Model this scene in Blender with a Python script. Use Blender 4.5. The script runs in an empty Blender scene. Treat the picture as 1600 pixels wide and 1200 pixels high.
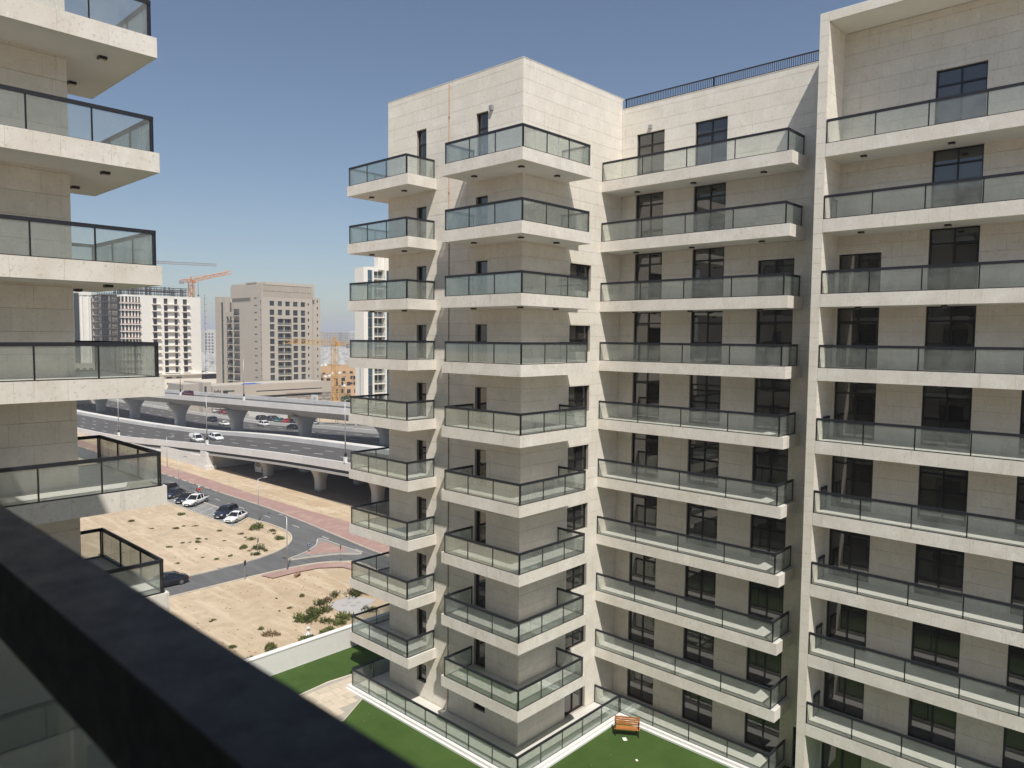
import bpy, math, random
from mathutils import Vector, Matrix
random.seed(7)
R = math.radians
SC = bpy.context.scene
COL = SC.collection

# ---------------------------------------------------------------- camera
YAW, PITCH, ROLL = R(42.9395), R(3.6739), R(0.4538)
EYE = Vector((0, 0, 28.5))
Fd = Vector((math.cos(YAW)*math.cos(PITCH), math.sin(YAW)*math.cos(PITCH), -math.sin(PITCH)))
R0 = Vector((math.sin(YAW), -math.cos(YAW), 0)); U0 = R0.cross(Fd)
Rt = R0*math.cos(ROLL) + U0*math.sin(ROLL); Up = Rt.cross(Fd)
cam = bpy.data.objects.new('camera', bpy.data.cameras.new('camera')); COL.objects.link(cam)
cam.matrix_world = Matrix(((Rt.x, Up.x, -Fd.x, EYE.x), (Rt.y, Up.y, -Fd.y, EYE.y), (Rt.z, Up.z, -Fd.z, EYE.z), (0, 0, 0, 1)))
cam.data.sensor_width = 36; cam.data.lens = 36*1143.97/1600
cam.data.clip_start = .02; cam.data.clip_end = 12000
cam.data.dof.use_dof = True; cam.data.dof.focus_distance = 42; cam.data.dof.aperture_fstop = 5.4
SC.camera = cam

# ---------------------------------------------------------------- light
SUN = Vector((-1, -1.45, 2.75)).normalized()          # towards the sun
EL = math.asin(SUN.z); AZ = math.atan2(SUN.x, SUN.y)  # azimuth from +Y towards +X
w = bpy.data.worlds.new('World'); SC.world = w; w.use_nodes = True
nt = w.node_tree; nt.nodes.clear()
sky = nt.nodes.new('ShaderNodeTexSky'); sky.sky_type = 'NISHITA'; sky.sun_disc = False
sky.sun_elevation = EL; sky.sun_rotation = AZ
sky.altitude = 0; sky.air_density = 1.0; sky.dust_density = .7; sky.ozone_density = 2.4
bg = nt.nodes.new('ShaderNodeBackground'); bg.inputs[1].default_value = .080
out = nt.nodes.new('ShaderNodeOutputWorld')
hs = nt.nodes.new('ShaderNodeHueSaturation'); hs.inputs['Saturation'].default_value = .91; hs.inputs['Value'].default_value = 1.04
nt.links.new(sky.outputs[0], hs.inputs['Color']); nt.links.new(hs.outputs[0], bg.inputs[0]); nt.links.new(bg.outputs[0], out.inputs[0])
sl = bpy.data.lights.new('sun', 'SUN'); sl.energy = 4.7; sl.angle = R(.53); sl.color = (1, .952, .88)
so = bpy.data.objects.new('sun', sl); COL.objects.link(so)
so.rotation_euler = SUN.to_track_quat('Z', 'Y').to_euler(); so.location = (0, 0, 120)
SC.view_settings.view_transform = 'Standard'; SC.view_settings.look = 'None'
SC.view_settings.exposure = .15; SC.view_settings.gamma = 1; SC.view_settings.use_curve_mapping = False
SC.cycles.max_bounces = 6; SC.cycles.transparent_max_bounces = 24; SC.cycles.glossy_bounces = 3
SC.cycles.diffuse_bounces = 4; SC.cycles.caustics_reflective = False; SC.cycles.caustics_refractive = False

# ---------------------------------------------------------------- materials
MATS = {}
def newmat(name):
    m = bpy.data.materials.new(name); m.use_nodes = True
    n = m.node_tree; b = n.nodes['Principled BSDF']; MATS[name] = m
    return m, n, b
def N(n, t, **kw):
    x = n.nodes.new(t)
    for k, v in kw.items(): setattr(x, k, v)
    return x
def val(n, s, v):
    if hasattr(v, 'is_output'): n.links.new(v, s)
    else: s.default_value = v
def math_(n, op, a, b=0.0, clamp=False):
    x = N(n, 'ShaderNodeMath', operation=op, use_clamp=clamp); val(n, x.inputs[0], a); val(n, x.inputs[1], b); return x.outputs[0]
def mixc(n, f, a, b, mode='MIX'):
    x = N(n, 'ShaderNodeMix', data_type='RGBA', blend_type=mode)
    val(n, x.inputs[0], f); val(n, x.inputs[6], a); val(n, x.inputs[7], b); return x.outputs[2]
def pos(n):
    return N(n, 'ShaderNodeNewGeometry').outputs['Position']
def noise(n, scale, detail=4, rough=.55, vec=None, stretch=None):
    x = N(n, 'ShaderNodeTexNoise'); x.inputs['Scale'].default_value = scale
    x.inputs['Detail'].default_value = detail; x.inputs['Roughness'].default_value = rough
    v = vec or pos(n)
    if stretch:
        mp = N(n, 'ShaderNodeMapping'); mp.inputs['Scale'].default_value = stretch
        n.links.new(v, mp.inputs[0]); v = mp.outputs[0]
    n.links.new(v, x.inputs['Vector']); return x.outputs[0]
def ramp(n, f, a, b, ca=0., cb=1.):
    x = N(n, 'ShaderNodeMapRange'); val(n, x.inputs[0], f)
    for i, v in enumerate((a, b, ca, cb)): x.inputs[i+1].default_value = v
    return x.outputs[0]
def attr(n, name='tone'):
    return N(n, 'ShaderNodeAttribute', attribute_name=name).outputs['Fac']
def bump(n, b, h, strength=.3, dist=.02):
    x = N(n, 'ShaderNodeBump'); x.inputs['Strength'].default_value = strength; x.inputs['Distance'].default_value = dist
    n.links.new(h, x.inputs['Height']); n.links.new(x.outputs[0], b.inputs['Normal'])
def c4(c): return (c[0], c[1], c[2], 1)
def plain(name, col, rough=.6, metal=0., var=.12, scale=3., spec=.5, coat=0.):
    m, n, b = newmat(name)
    f = noise(n, scale, 5)
    t = attr(n)
    f2 = math_(n, 'ADD', math_(n, 'MULTIPLY', f, .7), math_(n, 'MULTIPLY', t, .3))
    c = mixc(n, ramp(n, f2, .2, .8), c4([x*(1-var) for x in col]), c4([min(1, x*(1+var)) for x in col]))
    n.links.new(c, b.inputs['Base Color']); b.inputs['Roughness'].default_value = rough; b.inputs['Metallic'].default_value = metal
    b.inputs['Specular IOR Level'].default_value = spec; b.inputs['Coat Weight'].default_value = coat
    return m
def stone(name, base, dark, contrast=1.):
    m, n, b = newmat(name)
    t = attr(n); p = pos(n)
    big = noise(n, 1.1, 5, .6)
    c = mixc(n, ramp(n, big, .3, .72, 0, min(.8, .5*contrast)), c4(base), c4(dark))
    c = mixc(n, ramp(n, t, 0, 1, 0, .5), c, c4([base[0]*.85, base[1]*.83, base[2]*.78]))
    wh = noise(n, 5, 5, .6, stretch=(1, 1, .5))
    c = mixc(n, ramp(n, wh, .58, .72, 0, .45), c, c4([min(1, x*1.12) for x in base]))
    blot = noise(n, 9, 6, .7)
    c = mixc(n, ramp(n, blot, .56, .68, 0, .42*contrast), c, c4([dark[0]*.82, dark[1]*.76, dark[2]*.68]))
    vein = noise(n, 16, 5, .75, stretch=(1, 1, 1.8))
    c = mixc(n, ramp(n, vein, .62, .72, 0, .38*contrast), c, c4([x*.5 for x in dark]))
    drip = noise(n, 1.0, 6, .65, stretch=(5.5, 5.5, .32))
    c = mixc(n, ramp(n, drip, .6, .76, 0, .3*contrast), c, c4([x*.62 for x in dark]))
    n.links.new(c, b.inputs['Base Color']); b.inputs['Roughness'].default_value = .72
    b.inputs['Specular IOR Level'].default_value = .3
    bump(n, b, blot, .25, .01)
    return m
stone('stone', (.82, .775, .70), (.64, .59, .505), 1.45)
stone('fascia_stone', (.82, .785, .725), (.60, .55, .48), 1.7)
plain('joint', (.36, .33, .28), .9)
plain('plaster', (.76, .74, .69), .85, var=.05, scale=1.2)
plain('deck', (.60, .59, .55), .6, var=.10, scale=2.5)
plain('black_metal', (.012, .012, .015), .35, 0, var=.2, spec=.5)
plain('white_paint', (.74, .73, .70), .6, var=.06)
plain('copper', (.36, .20, .11), .5, var=.2)
plain('lamp_lens', (.55, .52, .42), .4)
def rail_mat():
    m, n, b = newmat('rail_metal')
    f = noise(n, 260, 3, .6); d = noise(n, 30, 5, .7)
    d2 = noise(n, 75, 5, .75)
    c = mixc(n, ramp(n, d, .35, .75), (.010, .011, .016, 1), (.022, .023, .030, 1))
    c = mixc(n, ramp(n, d2, .45, .72, 0, .7), c, (.060, .061, .070, 1))
    n.links.new(c, b.inputs['Base Color']); n.links.new(ramp(n, d, .3, .7, .45, .65), b.inputs['Roughness'])
    b.inputs['Specular IOR Level'].default_value = .35
    bump(n, b, f, .15, .001)
rail_mat()
def glass(name, tint, dust, rmin=.04, refl=.9):
    m, n, b = newmat(name); n.nodes.remove(b)
    o = n.nodes['Material Output']
    tr = N(n, 'ShaderNodeBsdfTransparent'); tr.inputs[0].default_value = c4(tint)
    gl = N(n, 'ShaderNodeBsdfGlossy'); gl.inputs['Roughness'].default_value = .03; gl.inputs[0].default_value = (.9, .97, .95, 1)
    df = N(n, 'ShaderNodeBsdfDiffuse'); df.inputs[0].default_value = (.68, .71, .66, 1)
    fr = N(n, 'ShaderNodeFresnel'); fr.inputs[0].default_value = 1.5
    t = attr(n)
    dn = noise(n, 2.2, 5, .65)
    ds = N(n, 'ShaderNodeMixShader')
    n.links.new(math_(n, 'ADD', ramp(n, dn, .3, .75, dust*.55, dust*1.35), math_(n, 'MULTIPLY', t, dust*.35)), ds.inputs[0])
    n.links.new(tr.outputs[0], ds.inputs[1]); n.links.new(df.outputs[0], ds.inputs[2])
    ms = N(n, 'ShaderNodeMixShader'); n.links.new(math_(n, 'MULTIPLY', fr.outputs[0], refl), ms.inputs[0])
    n.links.new(ds.outputs[0], ms.inputs[1]); n.links.new(gl.outputs[0], ms.inputs[2])
    n.links.new(ms.outputs[0], o.inputs[0]); return m
glass('rail_glass', (.90, .915, .90), .12, refl=.6)
def window_glass(name, col, refl, rough=.02, ior=1.5):
    m, n, b = newmat(name)
    t = attr(n)
    wn = noise(n, .9, 2, .4)
    c = mixc(n, t, c4([x*.45 for x in col]), c4([x*1.5 for x in col]))
    n.links.new(c, b.inputs['Base Color']); b.inputs['Roughness'].default_value = rough
    b.inputs['Specular IOR Level'].default_value = refl; b.inputs['IOR'].default_value = ior
    bump(n, b, wn, .04, .05)
    return m
window_glass('window_glass', (.034, .032, .029), .5, .015, 2.05)
window_glass('far_glass', (.03, .04, .045), .7, .08)
window_glass('blue_glass', (.02, .06, .09), .8, .05)
window_glass('car_glass', (.015, .017, .02), .6, .04)
def asphalt(name, col):
    m, n, b = newmat(name)
    a = noise(n, .35, 5, .6, stretch=(3.0, .35, 1)); f = noise(n, 40, 2)
    c = mixc(n, ramp(n, a, .3, .7), c4([x*.78 for x in col]), c4([x*1.3 for x in col]))
    c = mixc(n, ramp(n, f, .3, .7, 0, .2), c, c4([x*1.8 for x in col]))
    n.links.new(c, b.inputs['Base Color']); b.inputs['Roughness'].default_value = .85
asphalt('asphalt', (.108, .108, .106)); asphalt('highway_asphalt', (.075, .071, .068)); asphalt('parking_asphalt', (.21, .205, .19))
def sand():
    m, n, b = newmat('sand')
    a = noise(n, .055, 6, .6); f = noise(n, .6, 6, .65); g = noise(n, 5, 4, .7); s = noise(n, 14, 3, .8)
    c = mixc(n, ramp(n, a, .38, .62), (.45, .345, .228, 1), (.54, .435, .312, 1))
    c = mixc(n, ramp(n, f, .42, .68, 0, .75), c, (.38, .295, .20, 1))
    tr = noise(n, .30, 6, .7, stretch=(2.6, .30, 1))
    c = mixc(n, ramp(n, tr, .50, .60, 0, .45), c, (.66, .55, .40, 1))
    c = mixc(n, ramp(n, g, .55, .75, 0, .35), c, (.33, .25, .165, 1))
    c = mixc(n, ramp(n, s, .70, .80, 0, .3), c, (.20, .16, .11, 1))
    n.links.new(c, b.inputs['Base Color']); b.inputs['Roughness'].default_value = .95
    b.inputs['Specular IOR Level'].default_value = .1
    bump(n, b, math_(n, 'ADD', f, math_(n, 'MULTIPLY', g, .5)), .28, .16)
sand()
def turf():
    m, n, b = newmat('turf')
    a = noise(n, .5, 5, .6); f = noise(n, 60, 3, .8); st = noise(n, 1, 3, .6, stretch=(.5, 6, 1))
    c = mixc(n, ramp(n, a, .3, .7), (.048, .090, .018, 1), (.076, .130, .030, 1))
    c = mixc(n, ramp(n, f, .3, .75, 0, .6), c, (.022, .044, .012, 1))
    c = mixc(n, ramp(n, st, .58, .66, 0, .3), c, (.078, .115, .045, 1))
    n.links.new(c, b.inputs['Base Color']); b.inputs['Roughness'].default_value = .9
    b.inputs['Specular IOR Level'].default_value = .15
    bump(n, b, f, .6, .02)
turf()
def pavers():
    m, n, b = newmat('pink_pavers')
    br = N(n, 'ShaderNodeTexBrick'); br.inputs['Scale'].default_value = 1.6; n.links.new(pos(n), br.inputs['Vector'])
    br.inputs['Color1'].default_value = (.31, .185, .165, 1); br.inputs['Color2'].default_value = (.36, .225, .20, 1)
    br.inputs['Mortar'].default_value = (.34, .22, .18, 1); br.inputs['Mortar Size'].default_value = .05
    a = noise(n, .5, 5, .65)
    c = mixc(n, ramp(n, a, .5, .75, 0, .6), br.outputs[0], (.50, .38, .30, 1))
    n.links.new(c, b.inputs['Base Color']); b.inputs['Roughness'].default_value = .9
pavers()
plain('sandstone_paving', (.55, .47, .36), .8, var=.14, scale=3)
plain('kerb', (.50, .45, .37), .85, var=.15, scale=.8)
plain('concrete', (.55, .53, .50), .8, var=.10, scale=.5)
plain('pier_concrete', (.40, .385, .36), .85, var=.10, scale=.4)
plain('mesh_concrete', (.66, .64, .61), .85, var=.12, scale=.8)
plain('bridge_shade_tone', (.20, .165, .125), .95, var=.2, scale=.4)  # dark ground tone with the shade below the bridge put into its colour
plain('marking', (.70, .70, .68), .7, var=.1)
plain('white_render', (.78, .75, .68), .85, var=.05, scale=.3)
plain('grey_render', (.40, .38, .35), .9, var=.2, scale=.6)
plain('dark_recess', (.03, .03, .032), .8, var=.3)
plain('beige_render', (.45, .405, .345), .85, var=.05, scale=.15)
plain('beige_panel', (.38, .33, .27), .85, var=.06, scale=.3)
plain('brown_render', (.56, .38, .22), .85, var=.08, scale=.2)
plain('villa_white', (.56, .55, .52), .85, var=.06, scale=.1)
plain('pink_render', (.52, .30, .26), .85, var=.1)
plain('blue_tarp', (.02, .13, .50), .6); plain('yellow_cloth', (.75, .50, .05), .6)
plain('crane_yellow', (.55, .33, .10), .6); plain('crane_orange', (.55, .24, .09), .5); plain('crane_grey', (.30, .29, .30), .6)
plain('bench_wood', (.38, .155, .045), .45, var=.28, scale=9)
plain('galvanised', (.42, .42, .42), .45, .6); plain('rusty', (.30, .17, .10), .8)
plain('sign_blue', (.02, .06, .16), .5); plain('red_cloth', (.55, .03, .03), .7); plain('skin', (.35, .2, .13), .6)
plain('tyre', (.02, .02, .02), .85); plain('rim', (.35, .35, .36), .35, .8); plain('headlight', (.75, .76, .78), .15)
plain('tail_red', (.35, .01, .01), .3); plain('plate', (.75, .75, .72), .5); plain('trousers', (.03, .03, .04), .8)
for nm, cc in (('paint_white', (.78, .78, .77)), ('paint_black', (.010, .011, .014)), ('paint_navy', (.018, .024, .045)), ('paint_red', (.38, .02, .03)), ('paint_maroon', (.13, .015, .03)), ('paint_teal', (.06, .16, .15)), ('paint_silver', (.42, .43, .44))):
    plain(nm, cc, .3, 0, var=.03, coat=.8)
def leafmat(name, a, bcol):
    m, n, b = newmat(name)
    c = mixc(n, attr(n), c4(a), c4(bcol)); n.links.new(c, b.inputs['Base Color']); b.inputs['Roughness'].default_value = .75
    b.inputs['Specular IOR Level'].default_value = .2
leafmat('leaf', (.055, .075, .018), (.15, .16, .05)); leafmat('dry_leaf', (.16, .11, .06), (.30, .22, .13)); leafmat('tree_leaf', (.025, .05, .015), (.08, .12, .035))
plain('bark', (.16, .11, .07), .9)

# ---------------------------------------------------------------- mesh helpers
class MB:
    def __init__(s): s.v = []; s.f = []; s.t = []; s.m = []; s.sm = []
    def face(s, idx, t=None, m=0, smooth=False):
        s.f.append(idx); s.t.append(random.random() if t is None else t); s.m.append(m); s.sm.append(smooth)
    def box(s, x0, x1, y0, y1, z0, z1, t=None, m=0):
        if x0 > x1: x0, x1 = x1, x0
        if y0 > y1: y0, y1 = y1, y0
        if z0 > z1: z0, z1 = z1, z0
        b = len(s.v); t = random.random() if t is None else t
        s.v += [(x0,y0,z0),(x1,y0,z0),(x1,y1,z0),(x0,y1,z0),(x0,y0,z1),(x1,y0,z1),(x1,y1,z1),(x0,y1,z1)]
        for q in ((0,3,2,1),(4,5,6,7),(0,1,5,4),(1,2,6,5),(2,3,7,6),(3,0,4,7)): s.face([b+i for i in q], t, m)
        return s
    def bar(s, p, q, r, t=None, m=0, n=4, r2=None):
        p = Vector(p); q = Vector(q); d = q-p
        if d.length < 1e-6: return s
        a = d.orthogonal().normalized() if abs(d.normalized().z) < .99 else Vector((1, 0, 0)); c = d.normalized().cross(a); r2 = r if r2 is None else r2
        if n == 4:
            a, c = (a+c).normalized(), (c-a).normalized()
        b = len(s.v); t = random.random() if t is None else t
        for e_, rr in ((p, r), (q, r2)):
            for i in range(n):
                an = 2*math.pi*i/n; s.v.append(tuple(e_ + (a*math.cos(an) + c*math.sin(an))*rr*(1.414 if n == 4 else 1)))
        for i in range(n): s.face([b+i, b+(i+1) % n, b+n+(i+1) % n, b+n+i], t, m, n > 4)
        s.face([b+i for i in range(n)][::-1], t, m); s.face([b+n+i for i in range(n)], t, m); return s
    def prism(s, pts, z0, z1, t=None, m=0):
        a2 = sum(pts[i][0]*pts[(i+1) % len(pts)][1]-pts[(i+1) % len(pts)][0]*pts[i][1] for i in range(len(pts)))
        if a2 < 0: pts = pts[::-1]
        b = len(s.v); k = len(pts); t = random.random() if t is None else t
        s.v += [(x, y, z0) for x, y in pts] + [(x, y, z1) for x, y in pts]
        s.face([b+i for i in range(k)][::-1], t, m); s.face([b+k+i for i in range(k)], t, m)
        for i in range(k): s.face([b+i, b+(i+1) % k, b+k+(i+1) % k, b+k+i], t, m)
        return s
    def loft(s, rings, t=None, m=0, closed=True, caps=True, smooth=True):
        b = len(s.v); k = len(rings[0]); t = random.random() if t is None else t
        for r_ in rings: s.v += [tuple(p) for p in r_]
        for j in range(len(rings)-1):
            for i in range(k if closed else k-1):
                i2 = (i+1) % k; s.face([b+j*k+i, b+j*k+i2, b+(j+1)*k+i2, b+(j+1)*k+i], t, m, smooth)
        if caps and closed:
            s.face([b+i for i in range(k)][::-1], t, m); s.face([b+(len(rings)-1)*k+i for i in range(k)], t, m)
        return s
    def mesh(s, name, mats):
        me = bpy.data.meshes.new(name); me.from_pydata(s.v, [], s.f)
        for mm in (mats if isinstance(mats, (list, tuple)) else [mats]): me.materials.append(MATS[mm])
        a = me.attributes.new('tone', 'FLOAT', 'FACE'); a.data.foreach_set('value', s.t)
        me.polygons.foreach_set('material_index', s.m); me.polygons.foreach_set('use_smooth', s.sm)
        me.update(); return me
def link(name, me, parent=None, loc=None, kind=None):
    o = bpy.data.objects.new(name, me); COL.objects.link(o)
    if loc is not None: o.location = loc
    if parent is not None:
        o.parent = parent
    if kind: o['kind'] = kind
    return o
def part(name, mb, mats, parent, kind=None):
    """mesh given in the frame of the top-level thing (whose parts all sit at its origin)"""
    return link(name, mb.mesh(name, mats), parent, None, kind)
def empty(name, label, cat, loc=(0, 0, 0), rz=0, group=None):
    o = bpy.data.objects.new(name, None); COL.objects.link(o); o.empty_display_size = .5
    o.location = loc; o.rotation_euler = (0, 0, rz); o['label'] = label; o['category'] = cat
    if group: o['group'] = group
    return o
def structure(name, mb, mats):
    return link(name, mb.mesh(name, mats), None, None, 'structure')
def single(name, mb, mats, label, cat, loc=(0, 0, 0), group=None, rz=0):
    o = link(name, mb.mesh(name, mats), None, loc); o['label'] = label; o['category'] = cat; o.rotation_euler = (0, 0, rz)
    if group: o['group'] = group
    return o
def copy_tree(o, parent=None):
    c = o.copy(); COL.objects.link(c); c.parent = parent
    for ch in list(o.children): copy_tree(ch, c)
    return c
def place(o, loc, rz=0, label=None, group=None):
    o.location = loc; o.rotation_euler = (0, 0, rz)
    if label: o['label'] = label
    if group: o['group'] = group
    return o
def in_view(p):
    d = Vector(p) - EYE; z = d.dot(Fd)
    if z < 1: return None
    x = d.dot(Rt)/z*1143.97; y = d.dot(Up)/z*1143.97
    if abs(x) > 840 or abs(y) > 640: return None
    return d.length

# ================================================================ the two apartment buildings
FL = lambda k: 37.12 - 3.3*k           # slab top of level k (0 = topmost, 9 = terrace)
RH, ST = 1.08, .57
TOP = 42.05
class Frame:
    """local -> world: mirrors x for the near building; all geometry goes in relative to the base point"""
    def __init__(s, base, sx=1, off=0): s.b = base; s.s = sx; s.o = off
    def x(s, x): return (x if s.s > 0 else s.o - x) - s.b[0]
    def box(s, mb, x0, x1, y0, y1, z0, z1, t=None, m=0):
        mb.box(s.x(x0), s.x(x1), y0-s.b[1], y1-s.b[1], z0-s.b[2], z1-s.b[2], t, m)
    def wpt(s, x, y, z): return ((x if s.s > 0 else s.o - x), y, z)

class Building:
    def __init__(s, root):
        s.root = root; s.panels = []; s.back = MB(); s.fas = []
    def clad(s, fr, axis, plane, out, u0, u1, z0, z1, ops=(), stag=0., long=1.28, thick=.03):
        """panels on the plane axis=plane (axis 'x' or 'y'), facing the side `out` (-1/+1) of that axis"""
        zs = [z1]; z = z1-.3
        while z > z0+.1: zs.append(z); z -= .66
        zs.append(z0)
        cur = 0
        for i in range(len(zs)-1):
            zt, zb = zs[i], zs[i+1]
            cuts = sorted({zt, zb} | {q for o_ in ops for q in (o_[2], o_[3]) if zb+.02 < q < zt-.02}, reverse=True)
            joints = [u0]; u = u0 + random.uniform(.35, long)
            while u < u1-.3: joints.append(u); u += long*random.choice((1, 1, .5, 1))
            joints.append(u1)
            for a in range(len(cuts)-1):
                ct, cb = cuts[a], cuts[a+1]; mid = (ct+cb)/2
                blk = sorted((o_[0], o_[1]) for o_ in ops if o_[2] < mid < o_[3])
                free = []; c0 = u0
                for (b0, b1) in blk:
                    if b0 > c0: free.append((c0, b0))
                    c0 = max(c0, b1)
                if c0 < u1: free.append((c0, u1))
                gt = .0045 if a == 0 and i > 0 else 0.; gb = .0045 if a == len(cuts)-2 else 0.
                for f0, f1 in free:
                    pts = [f0] + [j for j in joints if f0+.12 < j < f1-.12] + [f1]
                    for p0, p1 in zip(pts, pts[1:]):
                        s.panels.append((fr, axis, plane, out, p0+.0018, p1-.0018, cb+gb, ct-gt, thick))
                    lo = plane - out*.04; hi = plane - out*.30
                    if axis == 'x': fr.box(s.back, lo, hi, f0, f1, cb, ct, .5)
                    else: fr.box(s.back, f0, f1, lo, hi, cb, ct, .5)
    def panel_box(s, mb, P):
        fr, axis, plane, out, a, b, zb, zt, th = P
        th2 = plane - out*th*1.34
        pr = plane + out*random.choice((0, 0, .002, -.002))
        if axis == 'x': fr.box(mb, pr, th2, a, b, zb, zt)
        else: fr.box(mb, a, b, pr, th2, zb, zt)
    def finish(s):
        part('wall_backing', s.back, 'joint', s.root)
        sc = []
        for i, P in enumerate(s.panels):
            fr, axis, plane, out, a, b, zb, zt, th = P
            c = fr.wpt(plane, (a+b)/2, (zb+zt)/2) if axis == 'x' else fr.wpt((a+b)/2, plane, (zb+zt)/2)
            d = in_view(c); area = (b-a)*(zt-zb)
            sc.append((1e9 if d is None else d/math.sqrt(area), i))
        sc.sort(); rest = MB()
        for r_, (d, i) in enumerate(sc):
            if r_ < 300 and d < 1e8:
                mb = MB(); s.panel_box(mb, s.panels[i]); part('stone_panel', mb, 'stone', s.root)
            else: s.panel_box(rest, s.panels[i])
        part('stone_cladding', rest, 'stone', s.root, 'stuff')
    # a slab with its fascia stones, railing, lamps -----------------------------------------
    def balcony(s, fr, k, rects, edges, rails, lamps, name='balcony', detail=True):
        F = FL(k); mb = MB(); fl = MB()
        for (x0, x1, y0, y1) in rects:
            fr.box(mb, x0, x1, y0, y1, F-ST+.004, F-.03, .5, 0)
            fr.box(mb, x0, x1, y0, y1, F-.03, F-.012, .5, 1)
        bal = part(name, mb, ['plaster', 'deck'], s.root)
        rest = MB()
        for (axis, plane, out, u0, u1) in edges:
            n = max(1, round((u1-u0)/1.25)); st = (u1-u0)/n
            for i in range(n):
                a = u0+i*st+.002; b = u0+(i+1)*st-.002; t = random.random()
                q = MB()
                if axis == 'x': fr.box(q, plane, plane-out*.04, a, b, F-ST, F, t)
                else: fr.box(q, a, b, plane, plane-out*.04, F-ST, F, t)
                if detail: part('fascia_stone', q, 'fascia_stone', bal)
                else: rest.v, rest.f, rest.t, rest.m, rest.sm = merge(rest, q)
        if not detail and rest.v: part('fascia_stones', rest, 'fascia_stone', bal)
        hr = MB(); ch = MB()
        for rr in rails: s.rail(fr, F, bal, hr, ch, rr, detail)
        if hr.v: part('handrail', hr, 'rail_metal', bal)
        if ch.v: part('base_channel', ch, 'black_metal', bal)
        for (x, y) in lamps:
            q = MB(); fr.box(q, x-.11, x+.11, y-.11, y+.11, F-ST-.075, F-ST+.004, .5, 0)
            fr.box(q, x-.07, x+.07, y-.07, y+.07, F-ST-.09, F-ST-.076, .5, 1)
            part('ceiling_lamp', q, ['black_metal', 'lamp_lens'], bal)
        return bal
    def rail(s, fr, F, bal, hr, ch, rr, detail):
        """rr = (axis, plane, out, u0, u1, panels, joints?)  outer face of the rail on plane"""
        axis, plane, out, u0, u1, n, split = rr[:7]
        ext = rr[7] if len(rr) > 7 else (0, 0)
        top = F+RH-.04; W, H = (.067, .085) if rr[5] == 12 else (.07, .108)
        def bx(mb, o0, o1, a, b, z0, z1, t=None):
            p0 = plane-out*o0; p1 = plane-out*o1
            if axis == 'x': fr.box(mb, p0, p1, a, b, z0, z1, t)
            else: fr.box(mb, a, b, p0, p1, z0, z1, t)
        bx(hr, 0, W, u0-ext[0]*W, u1+ext[1]*W, top-H, top, .5)
        bx(ch, .008, .045, u0, u1, F, F+.03, .5)
        st = (u1-u0)/n
        for i in range(n+1):
            p = u0+i*st; p = min(max(p, u0+.02), u1-.02)
            q = MB(); bx(q, .006, .05, p-.02, p+.02, F, top-H, .5); part('post', q, 'black_metal', bal)
        g = .003
        for i in range(n):
            a = u0+i*st+.02; b = u0+(i+1)*st-.02
            cuts = [a, (a+b)/2, b] if split else [a, b]
            for c0, c1 in zip(cuts, cuts[1:]):
                q = MB(); bx(q, .018, .030, c0+g, c1-g, F+.03, top-H); part('glass_pane', q, 'rail_glass', bal)
    # a window: frame with its panes ---------------------------------------------------------
    def window(s, fr, axis, plane, out, u0, u1, z0, z1, transom=None, mull=(.5,), lowrail=None, name='window', glassm='window_glass', setb=.17, door=None):
        def bx(mb, o0, o1, a, b, za, zb, t=None):
            p0 = plane-out*o0; p1 = plane-out*o1
            if axis == 'x': fr.box(mb, p0, p1, a, b, za, zb, t)
            else: fr.box(mb, a, b, p0, p1, za, zb, t)
        f = MB(); w_ = .06; d0, d1 = setb, setb+.09
        bx(f, d0, d1, u0, u0+w_, z0, z1, .5); bx(f, d0, d1, u1-w_, u1, z0, z1, .5)
        bx(f, d0, d1, u0+w_, u1-w_, z1-w_, z1, .5); bx(f, d0, d1, u0+w_, u1-w_, z0, z0+w_, .5)
        zz = [z0+w_]
        if lowrail: bx(f, d0+.008, d1, u0+w_, u1-w_, lowrail-.025, lowrail+.025, .5)
        if transom: bx(f, d0+.004, d1, u0+w_, u1-w_, transom-.04, transom+.04, .5)
        ms = [u0+w_+(u1-u0-2*w_)*m_ for m_ in mull]
        for m_ in ms: bx(f, d0+.002, d1+.002, m_-.03, m_+.03, z0+w_, z1-w_, .5)
        # splayed stone reveal
        fo = part(name, f, 'black_metal', s.root)
        us = [u0+w_]+ms+[u1-w_]
        zs = [z0+w_] + ([transom] if transom else []) + [z1-w_]
        for za, zb in zip(zs, zs[1:]):
            for a, b in zip(us, us[1:]):
                q = MB(); dd = random.choice((.055, .055, .065, .04)); bx(q, dd+setb, dd+setb+.01, a, b, za, zb)
                part('pane', q, glassm, fo)
        if door is not None and transom and len(us) > 2:       # sliding leaf, part way along
            j = door; a, b = us[j], us[j+1]; q = MB()
            off = (b-a)*.0
            for (p0, p1, za, zb) in ((a, a+.05, z0+w_, transom-.05), (b-.05, b, z0+w_, transom-.05), (a, b, transom-.11, transom-.05), (a, b, z0+w_, z0+w_+.07)):
                bx(q, d0+.02, d1-.02, p0+off, p1+off, za, zb, .5)
            part('sliding_leaf', q, 'black_metal', fo)
def merge(a, b):
    n = len(a.v); return a.v+b.v, a.f+[[i+n for i in f_] for f_ in b.f], a.t+b.t, a.m+b.m, a.sm+b.sm

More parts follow.
